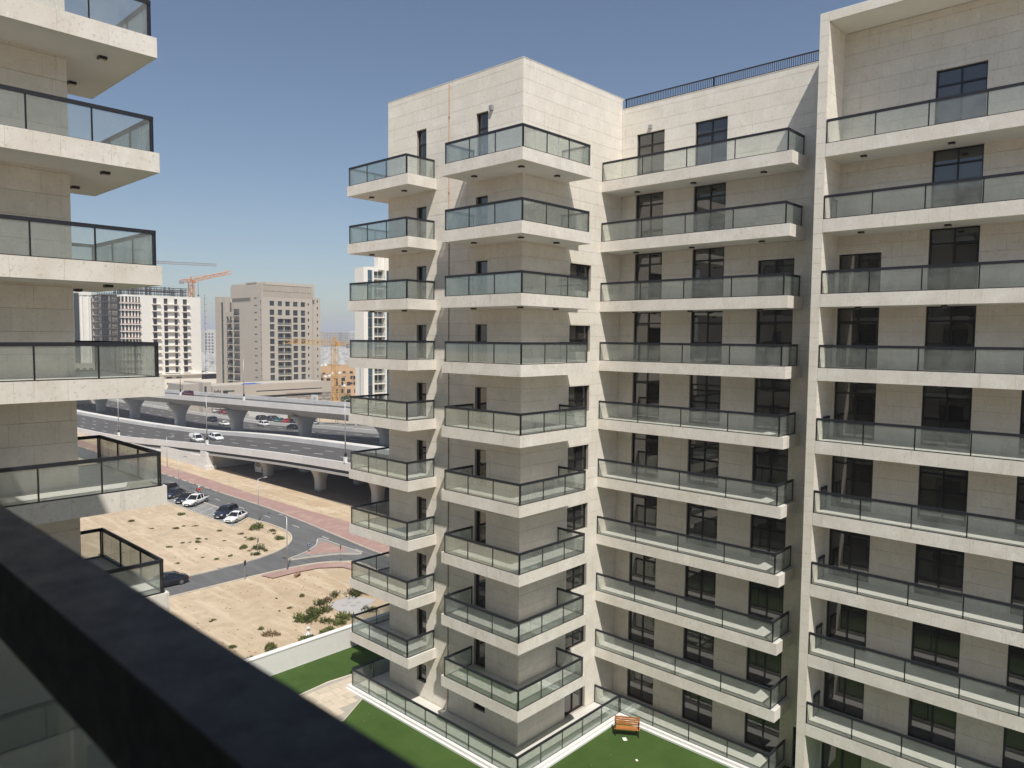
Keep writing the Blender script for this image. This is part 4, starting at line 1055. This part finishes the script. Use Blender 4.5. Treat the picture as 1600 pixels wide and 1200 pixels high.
rpart('side_opening', p, [(-2.6, -1.8, -1.03, -.99, 2, 9.8), (-8, -5, 1.97, 2.01, 3, 8.2)], 'dark_recess')
sg = MB()
def stroke(pts, r_=.07):
    for a, b in zip(pts, pts[1:]): sg.bar((a[0], -.06, a[1]), (b[0], -.06, b[1]), r_)
stroke([(1.4, 8.2), (1.4, 7.6), (1.8, 7.5), (2.0, 7.7), (2.2, 7.5), (2.5, 7.5), (2.6, 7.9)]); stroke([(2.8, 8.2), (2.8, 7.5)]); stroke([(3.05, 8.2), (3.05, 7.45), (3.4, 7.45), (3.5, 7.7)]); stroke([(1.7, 7.95), (1.8, 8.05)]); stroke([(3.8, 8.1), (3.8, 7.5), (3.6, 7.35)])
stroke([(1.4, 6.5), (1.4, 7.0), (1.7, 7.0), (1.7, 6.75), (1.4, 6.75)]); stroke([(2.0, 6.5), (2.0, 6.9), (2.25, 6.9), (2.25, 6.5), (2.0, 6.5)]); stroke([(2.5, 6.9), (2.5, 6.5), (2.75, 6.5), (2.75, 6.9)]); stroke([(3.0, 6.5), (3.0, 6.9)]); stroke([(3.35, 6.5), (3.35, 7.0), (3.55, 6.7), (3.75, 7.0), (3.75, 6.5)])
part('lettering', sg, 'dark_recess', p)
single('tarpaulin', MB().box(0, 6.2, 0, 3, 0, .35, .5).box(.5, 4.8, .5, 2.5, .35, .6, .5), 'blue_tarp', 'bright blue tarpaulin on the beige podium roof', 'tarpaulin', (134, 263, 9.41))
single('roof_sheets', MB().box(0, 4, 0, 3, 0, .5, .5).box(1, 3, .5, 2, .5, .8, .5), 'villa_white', 'pale stacked sheets beside the blue tarpaulin on the podium roof', 'sheets', (140.6, 263, 9.41))

# white tower
o = empty('apartment_tower', 'white tower with dark window columns and shelf balconies left of the beige tower', 'building', (129.8, 353, 0))
rows = [(45.15-3.2*k-2.55, 45.15-3.2*k) for k in range(11)]
q = MB()
grid_wall(q, 0, .6, 0, 27.8, 8, 46.3, [(5.7, 7.5), (10.6, 12.4), (15.4, 16.9), (19.4, 21.4)], rows); q.box(.5, 27.7, .95, 24, 0, 46.2)
part('wall', q, 'white_render', o); glaz(o, 0, [(5.7, 7.5), (10.6, 12.4), (15.4, 16.9), (19.4, 21.4)], rows, 'dark_recess', .5)
for z0, z1 in rows:
    for a, b in ((5.1, 8.9), (10.4, 17.2), (18.9, 22.5)): rpart('balcony', o, [(a, b, -1.0, -.004, z0-.35, z0-.1)], 'white_render')
    b_ = MB(); pts = [(-7.8, 2.6), (-7.2, .9), (-5.4, -.2), (-3, -.6), (0, -.6), (0, 3), (-7.8, 3)]
    b_.prism([(x, y-.25) for x, y in pts], z0-.35, z0+.1, .5); bb = part('balcony', b_, 'white_render', o)
    part('balcony_edge', MB().prism([(x*1.005, y-.33) for x, y in pts[:-2]]+[(0, .5)], z0+.11, z0+.3, .5), 'pink_render', bb)
q = MB(); pts = [(-7.4, 3), (-6.8, 1.4), (-5.2, .5), (-3, .2), (-.02, .2), (-.02, 7), (-7.4, 7)]
q.prism(pts, 8, 45.4, .5); part('bay_core', q, 'dark_recess', o)
q = MB()
for x, y in ((-7.1, 2.3), (-6.2, .95), (-4.9, .25), (-3.6, -.05), (-2.3, -.15), (-1.0, -.15)): q.box(x-.28, x+.28, y-.12, y+.3, 8, 45.3, .5)
q.prism([(x, y-.3) for x, y in pts[:5]]+[(-.02, 6.8), (-7.4, 6.8)], 45.41, 46.25, .5); part('bay_mullion', q, 'white_render', o)
p = empty('podium_building', 'low white podium with dark slots under the white tower', 'building', (137.6, 352, 0))
rpart('wall', p, [(0, 19.5, 0, 20, 0, 9.4), (0, 27.9, -1, 18, 9.4, 9.9), (19.5, 27.9, 0, 18, 0, 6.8), (19.5, 27.9, 1.4, 18, 6.8, 9.4)], 'white_render')
for x in (3, 7.5):
    for z in (7.8, 5.0, 2.4): rpart('window', p, [(x, x+2.4, -.05, .01, z, z+.7)], 'dark_recess')
rpart('slot', p, [(19.6, 27.8, 1.3, 1.39, 6.9, 9.3)], 'dark_recess')
# scaffolded shell behind it
o = empty('building_shell', 'dark unfinished concrete shell wrapped in scaffolding behind the white tower', 'building', (119.8, 375, 0))
for k in range(15):
    rpart('floor_slab', o, [(0, 9.4, 0, 22, 2+3.2*k, 2.3+3.2*k)], 'grey_render')
rpart('column', o, [(x, x+.7, y, y+.7, 0, 47) for x in (.3, 4.2, 8.5) for y in (.3, 10, 21)], 'grey_render')
rpart('core_wall', o, [(2.5, 9.0, 6, 20, 0, 46), (5.5, 7.8, .4, 2, 0, 47)], 'beige_panel')
rpart('roof_slab', o, [(7.0, 42, 2, 20, 46.5, 47.2), (14, 41, 3, 19, 50, 50.6)], 'grey_render')
sc_ = MB()
rnd = random.Random(3)
for k in range(16): sc_.bar((-1.2, -1, 1+3.2*k), (9.5, -1, 1+3.2*k+rnd.uniform(-.1, .1)), .09); sc_.bar((-1.2, -1, 2.6+3.2*k), (9.5, -1, 2.6+3.2*k), .06)
for x in range(-1, 10): sc_.bar((x, -1, 0), (x+rnd.uniform(-.1, .1), -1, 49+rnd.uniform(-1, 1.5)), .07)
for i in range(50): x = rnd.uniform(-1, 8); z = rnd.uniform(2, 46); sc_.bar((x, -1, z), (x+rnd.uniform(-1.8, 1.8), -1, z+3), .06)
for i in range(110):
    x = rnd.uniform(7, 42); sc_.bar((x, 2, 47), (x, 2, 50+rnd.uniform(0, 2.2)), .09)
for z in (48, 49.4, 50.3, 51.2): sc_.bar((6.5, 1.9, z), (42, 1.9, z+.4), .12)
for z in range(4, 48, 3): sc_.bar((39.6, -22, z), (40.8, -22, z), .05); 
sc_.bar((39.9, -22, 0), (39.9, -22, 48), .05)
part('scaffolding', sc_, 'dark_recess', o, 'stuff')
# tall pale tower at the far left
o = empty('apartment_tower', 'slim pale tower seen beside the left apartment block', 'building', (96.2, 330, 0))
rpart('wall', o, [(2.1, 6.1, 0, 18, 16.5, 45.3), (-4, .1, .8, 18, 16.5, 45.3), (2.6, 3.0, -.25, -.004, 17, 44), (4.9, 5.3, -.25, -.004, 17, 44), (1.8, 6.3, -.3, -.004, 44.1, 45.3)], 'white_render')
rpart('glass_strip', o, [(.12, 2.08, .9, 17, 16.5, 44.8)], 'far_glass'); rpart('base', o, [(-12, 7.2, -2, 20, 0, 16.4)], 'beige_render')
for k in range(4): rpart('window', o, [(-3+2.4*k, -1.6+2.4*k, -2.05, -1.99, 12.6, 14.6)], 'dark_recess')

# blue glass tower behind the corner balconies
o = empty('apartment_tower', 'white and blue glass tower rising behind the corner balconies', 'building', (138.8, 195, 0))
rpart('wall', o, [(.9, 2.5, 0, 1.9, 0, 50.4), (4.3, 4.8, -.2, 1.9, 0, 49.9), (9.3, 9.8, -.2, 1.9, 0, 53.9), (2.5, 6.9, .5, 1.9, 49.4, 50.6), (6.9, 11.4, .5, 2.5, 50, 54), (4.8, 9.3, 1.8, 3.0, 0, 49.4), (11.5, 34, .4, 20, 0, 52)], 'white_render')
for a, b in ((2.52, 4.28), (9.82, 11.48)):
    for k in range(16): rpart('window', o, [(a, b, .25, .4, .3+3.1*k, 3.15+3.1*k)], 'blue_glass')
for k in range(17):
    z = 49.9-3.1*(k+1)
    b_ = rpart('balcony', o, [(4.82, 9.28, -.15, 1.79, z, z+.32)], 'white_render')
    rpart('balustrade', b_, [(4.85, 9.25, -.1, -.06, z+.33, z+1.3)], 'rail_glass')
    rpart('balcony_door', b_, [(4.9, 7.4, 1.68, 1.78, z+.33, z+2.9), (7.9, 9.2, 1.70, 1.78, z+.33, z+2.9)], 'dark_recess')

# cranes
def lattice(mb, a, b, s_, step, r_=.07):
    a = Vector(a); b = Vector(b); d = (b-a); L_ = d.length; d.normalize()
    u = Vector((0, 1, 0)) if abs(d.z) < .9 else Vector((1, 0, 0)); u = (u-d*u.dot(d)).normalized(); v = d.cross(u)
    cs = [(u*i+v*j)*s_/2 for i, j in ((-1, -1), (1, -1), (1, 1), (-1, 1))]
    for c in cs: mb.bar(a+c, b+c, r_)
    n = int(L_/step)
    for i in range(n):
        p = a+d*(i*step); q_ = a+d*((i+1)*step)
        for j in range(4):
            c0, c1 = cs[j], cs[(j+1) % 4]; mb.bar(p+c0, q_+c1, r_*.65) if i % 2 else mb.bar(p+c1, q_+c0, r_*.65); mb.bar(p+c0, p+c1, r_*.6)
def crane(x, y, ztop, tips, mat, lab, s_=1.8, r_=.1, hook=None, cab=True):
    o = empty('tower_crane', lab, 'crane', (x, y, 0))
    q = MB(); lattice(q, (0, 0, 0), (0, 0, ztop), s_, s_*1.1, r_); part('mast', q, mat, o)
    (fx, fz), (bx_, bz) = tips
    q = MB(); lattice(q, (0, 0, ztop), (fx, 0, fz), s_*.75, s_, r_*.8); part('jib', q, mat, o)
    q = MB(); lattice(q, (0, 0, ztop), (bx_, 0, bz), s_*.6, s_, r_*.8); part('counter_jib', q, mat, o)
    part('counterweight', MB().box(bx_-1.0, bx_+1.0, -.7, .7, bz-1.6, bz+.2, .5), mat if not cab else 'crane_grey', o)
    q = MB(); q.bar((0, 0, ztop), (0, 0, ztop+2.2), .3); q.bar((0, 0, ztop+2.2), (fx*.6, 0, ztop+(fz-ztop)*.6+.5), .05); q.bar((0, 0, ztop+2.2), (bx_, 0, bz+.4), .05); part('tower_top', q, mat, o)
    part('cabin', MB().box(.8, 2.2, -.8, .8, ztop-1.2, ztop+.4, .5), mat, o)
    if hook: part('hook_cable', MB().bar((hook[0], 0, hook[1]), (hook[0], 0, hook[2]), .06).box(hook[0]-.3, hook[0]+.3, -.3, .3, hook[2]-.8, hook[2], .5), 'dark_recess', o)
crane(165, 250, 25.6, ((-22.3, 26.2), (7, 25.0)), 'crane_yellow', 'yellow tower crane standing right of the beige tower', 1.9, .085)
crane(173.8, 400, 57.6, ((22.5, 63.8), (-5.2, 57.2)), 'crane_orange', 'orange tower crane with raised jib above the white tower', 2.2, .16, (3.8, 58.4, 50.2))
crane(188, 520, 77, ((56.8, 78.7), (-16, 77)), 'crane_grey', 'distant pale crane jib reaching out from behind the left balcony', 2.0, .13, cab=True)

# brown housing and trees below the crane
def block(nm, x, y, w_, d, h, mat, lab, rows_=None, cols_=None, tanks=0, group=None, cat='building', parapet=True):
    o = empty(nm, lab, cat, (x, y, 0), 0, group)
    rpart('wall', o, [(0, w_, 0, d, 0, h)] , mat)
    if parapet: rpart('parapet', o, [(0.01, w_-.01, .01, .3, h, h+.7), (.01, .3, .31, d, h, h+.7), (w_-.3, w_-.01, .31, d, h, h+.7)], mat)
    if cols_:
        for i in range(cols_):
            for j in range(rows_):
                cx = (i+.5)*w_/cols_; ww = min(1.0, w_/cols_*.25); rpart('window', o, [(cx-ww, cx+ww, -.04, .01, 1.0+3.2*j, 2.6+3.2*j)], 'dark_recess')
                if j == 0 or True:
                    cy = (i+.5)*d/cols_; rpart('window', o, [(-.04, .01, cy-ww*.8, cy+ww*.8, 1.0+3.2*j, 2.6+3.2*j)], 'dark_recess')
    return o
bl = [(178, 262, 11, 12, 6.2, 'brown_render', 'low sandy brown house left of the yellow crane mast'), (186, 290, 12, 12, 8.6, 'brown_render', 'sandy brown house with parapet right behind the yellow crane'),
      (197, 300, 13, 14, 9.2, 'brown_render', 'sandy brown three-storey house left of the blue tower'), (208, 296, 14, 14, 8.0, 'brown_render', 'sandy brown house half hidden by the blue tower'),
      (196, 330, 12, 14, 11, 'brown_render', 'brown house in the second row behind the green tree'), (212, 335, 14, 14, 11.5, 'brown_render', 'brown house in the second row by the blue tower'), (228, 340, 14, 14, 12, 'brown_render', 'brown house furthest right in the second row')]
for x, y, w_, d, h, m_, l in bl: block('house', x, y, w_, d, h, m_, l, 3, 3)
rnd = random.Random(8)
for i, (x, y, h) in enumerate(((180, 266, 6.2), (189, 294, 8.6), (194, 298, 8.6), (200, 305, 9.2), (206, 308, 9.2), (199, 334, 11), (205, 340, 11), (216, 340, 11.5), (222, 345, 11.5), (212, 300, 8.0))):
    rr = [[(math.cos(t*math.pi/5)*r_, math.sin(t*math.pi/5)*r_, z) for t in range(10)] for r_, z in ((1.1, 0), (1.15, .9), (.8, 1.4), (.2, 1.6))]
    single('water_tank', MB().loft(rr), 'villa_white', 'white domed water tank on a brown house roof', 'water tank', (x, y, h), 'white water tanks on the brown roofs')
def tree(x, y, h, r_, lab, seed, n=900):
    rnd = random.Random(seed); o = empty('tree', lab, 'tree', (x, y, 0))
    q = MB(); q.bar((0, 0, 0), (0, 0, h*.5), .22, n=6, r2=.14)
    for i in range(4): a = rnd.uniform(0, 6.3); q.bar((0, 0, h*.4), (math.cos(a)*r_*.5, math.sin(a)*r_*.5, h*.7), .1, n=5, r2=.04)
    part('trunk', q, 'bark', o)
    q = MB(); lob = [(rnd.uniform(-.55, .55)*r_, rnd.uniform(-.55, .55)*r_, h*rnd.uniform(.5, .8), r_*rnd.uniform(.35, .6)) for _ in range(8)]
    for i in range(n):
        cx, cy, cz, cr = rnd.choice(lob); u = Vector((rnd.gauss(0, 1), rnd.gauss(0, 1), rnd.gauss(0, 1))).normalized(); p = Vector((cx, cy, cz))+u*cr*rnd.uniform(.6, 1.08)
        a = (u.orthogonal()+Vector((rnd.uniform(-.5, .5),)*3)).normalized(); b = u.cross(a).normalized(); s_ = rnd.uniform(.18, .42); k = len(q.v)
        q.v += [tuple(p-a*s_), tuple(p+b*s_*.6), tuple(p+a*s_), tuple(p-b*s_*.6+u*.1)]; q.face([k, k+1, k+2, k+3], rnd.random())
    part('crown', q, 'tree_leaf', o)
for i, (x, y, h, r_, l) in enumerate(((190, 280, 6.0, 4.2, 'dense green tree right of the yellow crane base'), (196.5, 284, 5.2, 3.8, 'rounded green tree in front of the sandy brown house'), (201, 286, 5.6, 3.6, 'green tree close beside the blue tower foot'), (190, 322, 10, 3, 'tall green tree between brown houses behind the crane'), (172.5, 252, 3.6, 3.2, 'low bushy tree at the corner of the beige podium'), (176, 250, 3.2, 2.8, 'small bushy tree right of the beige podium'))): tree(x, y, h, r_, l, i+1)
block('kiosk', 176, 238, 3.4, 5, 3.6, 'villa_white', 'small white cabin beyond the flyover parapet', parapet=False); block('kiosk', 180.5, 240, 3.0, 5, 4.2, 'white_paint', 'taller white cabin next to the small one beyond the flyover', parapet=False)

# beyond the highway: hoardings, awnings
def wallbox(nm, x0, x1, y0, y1, h, mat, lab, cat='wall'):
    o = empty(nm, lab, cat, (x0, y0, 0)); n = max(1, int(max(x1-x0, y1-y0)/2.4))
    for i in range(n):
        if (x1-x0) > (y1-y0): part('hoarding_panel', MB().box((x1-x0)*i/n+.02, (x1-x0)*(i+1)/n-.02, 0, y1-y0, 0, h+random.uniform(-.04, .04)), mat, o)
        else: part('hoarding_panel', MB().box(0, x1-x0, (y1-y0)*i/n+.02, (y1-y0)*(i+1)/n-.02, 0, h+random.uniform(-.04, .04)), mat, o)
wallbox('hoarding', 123.4, 123.6, 213, 240, 5.2, 'white_render', 'white hoarding fence seen under the flyover behind the parked cars')
wallbox('hoarding', 123, 123.2, 196, 209.5, 5.0, 'paint_silver', 'pale grey hoarding fence right of the green pillar')
single('gate_pillar', MB().box(-.9, .9, -.9, .9, 0, 4.2, .5).box(-1.1, 1.1, -1.1, 1.1, 4.2, 4.5, .5), 'leaf', 'green boxy pillar seen between two flyover piers', 'pillar', (123.2, 211.2, .6))
def awning(x, y, rz, mat, lab, w_=6):
    o = empty('awning', lab, 'awning', (x, y, zp(y)-1.6), rz)
    for i in range(6): part('stripe', MB().loft([[(w_/6*i, 0, 2.9), (w_/6*(i+1)-.02, 0, 2.9), (w_/6*(i+1)-.02, 3, 3.7), (w_/6*i, 3, 3.7)], [(w_/6*i, 0, 2.96), (w_/6*(i+1)-.02, 0, 2.96), (w_/6*(i+1)-.02, 3, 3.76), (w_/6*i, 3, 3.76)]], smooth=False), mat if i % 2 == 0 else mat, o)
    for px in (.1, w_-.1): part('post', MB().bar((px, .1, 0), (px, .1, 2.9), .06), 'galvanised', o)
awning(120.5, 191, R(-70), 'yellow_cloth', 'small yellow awning beyond the far carriageway'); awning(119.5, 180, R(-72), 'yellow_cloth', 'larger yellow awning near the dark canopy', 9)
o = empty('canopy', 'dark open canopy on posts at the right beyond the highway', 'canopy', (121, 160, 2.6))
rpart('roof', o, [(0, 10, 0, 14, 4.3, 4.7)], 'dark_recess'); rpart('post', o, [(x, x+.3, y, y+.3, 0, 4.3) for x in (.3, 9) for y in (.3, 7, 13.4)], 'villa_white'); rpart('back_wall', o, [(9.4, 9.6, .7, 13, 0, 4.2)], 'dark_recess')
q = MB(); strip(q, fx_(.4), 128, 0, -1.02, YS, lo=.0, t=.5); structure('service_road', q, 'parking_asphalt')
q = MB(); strip(q, 128.02, 150, 0, -1.04, [y_ for y_ in YS if y_ < 250], lo=.0, t=.5); structure('terrain', q, 'sand')

# far buildings on the horizon
fb = [(361, 800, 14, 14, 33.5, 'villa_white', 'white mid-rise block seen between the white and the beige towers'), (768, 1200, 33, 20, 35, 'beige_render', 'far yellowish block above the yellow crane'), (809, 1200, 16, 16, 34, 'grey_render', 'far grey block between the yellowish and white ones'), (827, 1200, 20, 18, 37.3, 'villa_white', 'far bright white block near the blue tower'),
      (740, 1250, 20, 20, 30, 'grey_render', 'far grey block partly behind the beige tower'), (850, 1260, 30, 20, 30, 'villa_white', 'far low white block touching the blue tower edge'), (340, 900, 16, 16, 27, 'brown_render', 'far tan block behind the white mid-rise'), (420, 980, 22, 16, 26, 'villa_white', 'far white block just behind the beige tower edge'), (330, 1500, 30, 20, 40, 'grey_render', 'hazy far block left of the scaffolding'), (380, 1450, 30, 20, 34, 'villa_white', 'hazy far white block left of the scaffolding')]
for x, y, w_, d, h, m_, l in fb:
    o = block('far_building', x, y, w_, d, h, m_, l)
    for j in range(int(h/3.4)):
        for i in range(int(w_/3.6)):
            if j*int(w_/3.6)+i < 300: rpart('window', o, [(.9+3.6*i, 2.7+3.6*i, -.06, .01, 1.2+3.4*j, 2.9+3.4*j)], 'dark_recess')
vil = []
def villa_mesh(seed):
    rnd = random.Random(seed); q = MB(); w_, d, h = rnd.uniform(8, 12), rnd.uniform(9, 13), rnd.uniform(6, 7.5)
    q.box(0, w_, 0, d, 0, h, .5); q.box(0, w_, 0, .25, h, h+.7); q.box(0, .25, .26, d, h, h+.7); q.box(w_*.4, w_*.75, d*.4, d*.75, h, h+2.4)
    q.box(-1.5, w_+1.5, -4, -3.8, 0, 2.0)
    for j in (0, 1):
        for i in range(3): q.box(1+i*w_*.32, 2.2+i*w_*.32, -.06, 0.01, 1.0+3.2*j, 2.6+3.2*j, .5, 1); q.box(-.06, .01, 1+i*d*.32, 2.1+i*d*.32, 1.0+3.2*j, 2.6+3.2*j, .5, 1)
    return q.mesh('villa', ['villa_white', 'dark_recess'])
vm = [villa_mesh(s_) for s_ in range(7)]
rnd = random.Random(21); cnt = 0; mass = MB()
for yy in range(360, 1300, 24):
    x = 150 + rnd.uniform(0, 8)
    while x < 900:
        az = math.degrees(math.atan2(yy, x)); dist = math.hypot(x, yy)
        if 53 < az < 59 or 64 < az < 67.5:
            if dist > 420 and cnt < 290 and dist < 1100 and rnd.random() < .93:
                o = link('villa', vm[rnd.randrange(7)], None, (x, yy+rnd.uniform(-3, 3), 0)); o.rotation_euler = (0, 0, rnd.choice((0, 0, .06, -.05)))
                o['label'] = 'small white flat-roofed villa in the dense housing sprawl behind the towers'; o['category'] = 'house'; o['group'] = 'white villas of the housing sprawl'; cnt += 1
            elif dist >= 1100: h = rnd.uniform(5, 9); mass.box(x, x+rnd.uniform(8, 14), yy, yy+10, 0, h)
        elif 50 < az < 80 and dist > 520: h = rnd.uniform(5, 9); mass.box(x, x+rnd.uniform(8, 14), yy, yy+10, 0, h)
        x += rnd.choice((13, 14, 16, 22))
for yy in range(1300, 2900, 45):
    x = 200
    while x < 2100:
        az = math.degrees(math.atan2(yy, x))
        if 50 < az < 80:
            h = rnd.choice((6, 8, 8, 10, 14, 26)); mass.box(x, x+rnd.uniform(14, 30), yy, yy+18, 0, h*rnd.uniform(.8, 1.2))
        x += rnd.uniform(26, 60)
o = link('distant_city', mass.mesh('distant_city', 'villa_white'), None, None, 'stuff'); o['label'] = 'hazy mass of low pale houses out to the horizon'; o['category'] = 'city'

# haze
m = bpy.data.materials.new('haze'); m.use_nodes = True; n = m.node_tree; n.nodes.clear()
v = n.nodes.new('ShaderNodeVolumePrincipled'); v.inputs['Density'].default_value = .00034; v.inputs['Color'].default_value = (.84, .89, 1, 1); v.inputs['Anisotropy'].default_value = 0
oo = n.nodes.new('ShaderNodeOutputMaterial'); n.links.new(v.outputs[0], oo.inputs['Volume']); MATS['haze'] = m
q = MB().box(-950, 4550, -950, 5050, -1, 92, .5)
o = link('haze', q.mesh('haze', 'haze'), None, None, 'stuff'); o['label'] = 'thin pale haze filling the air towards the horizon'; o['category'] = 'haze'
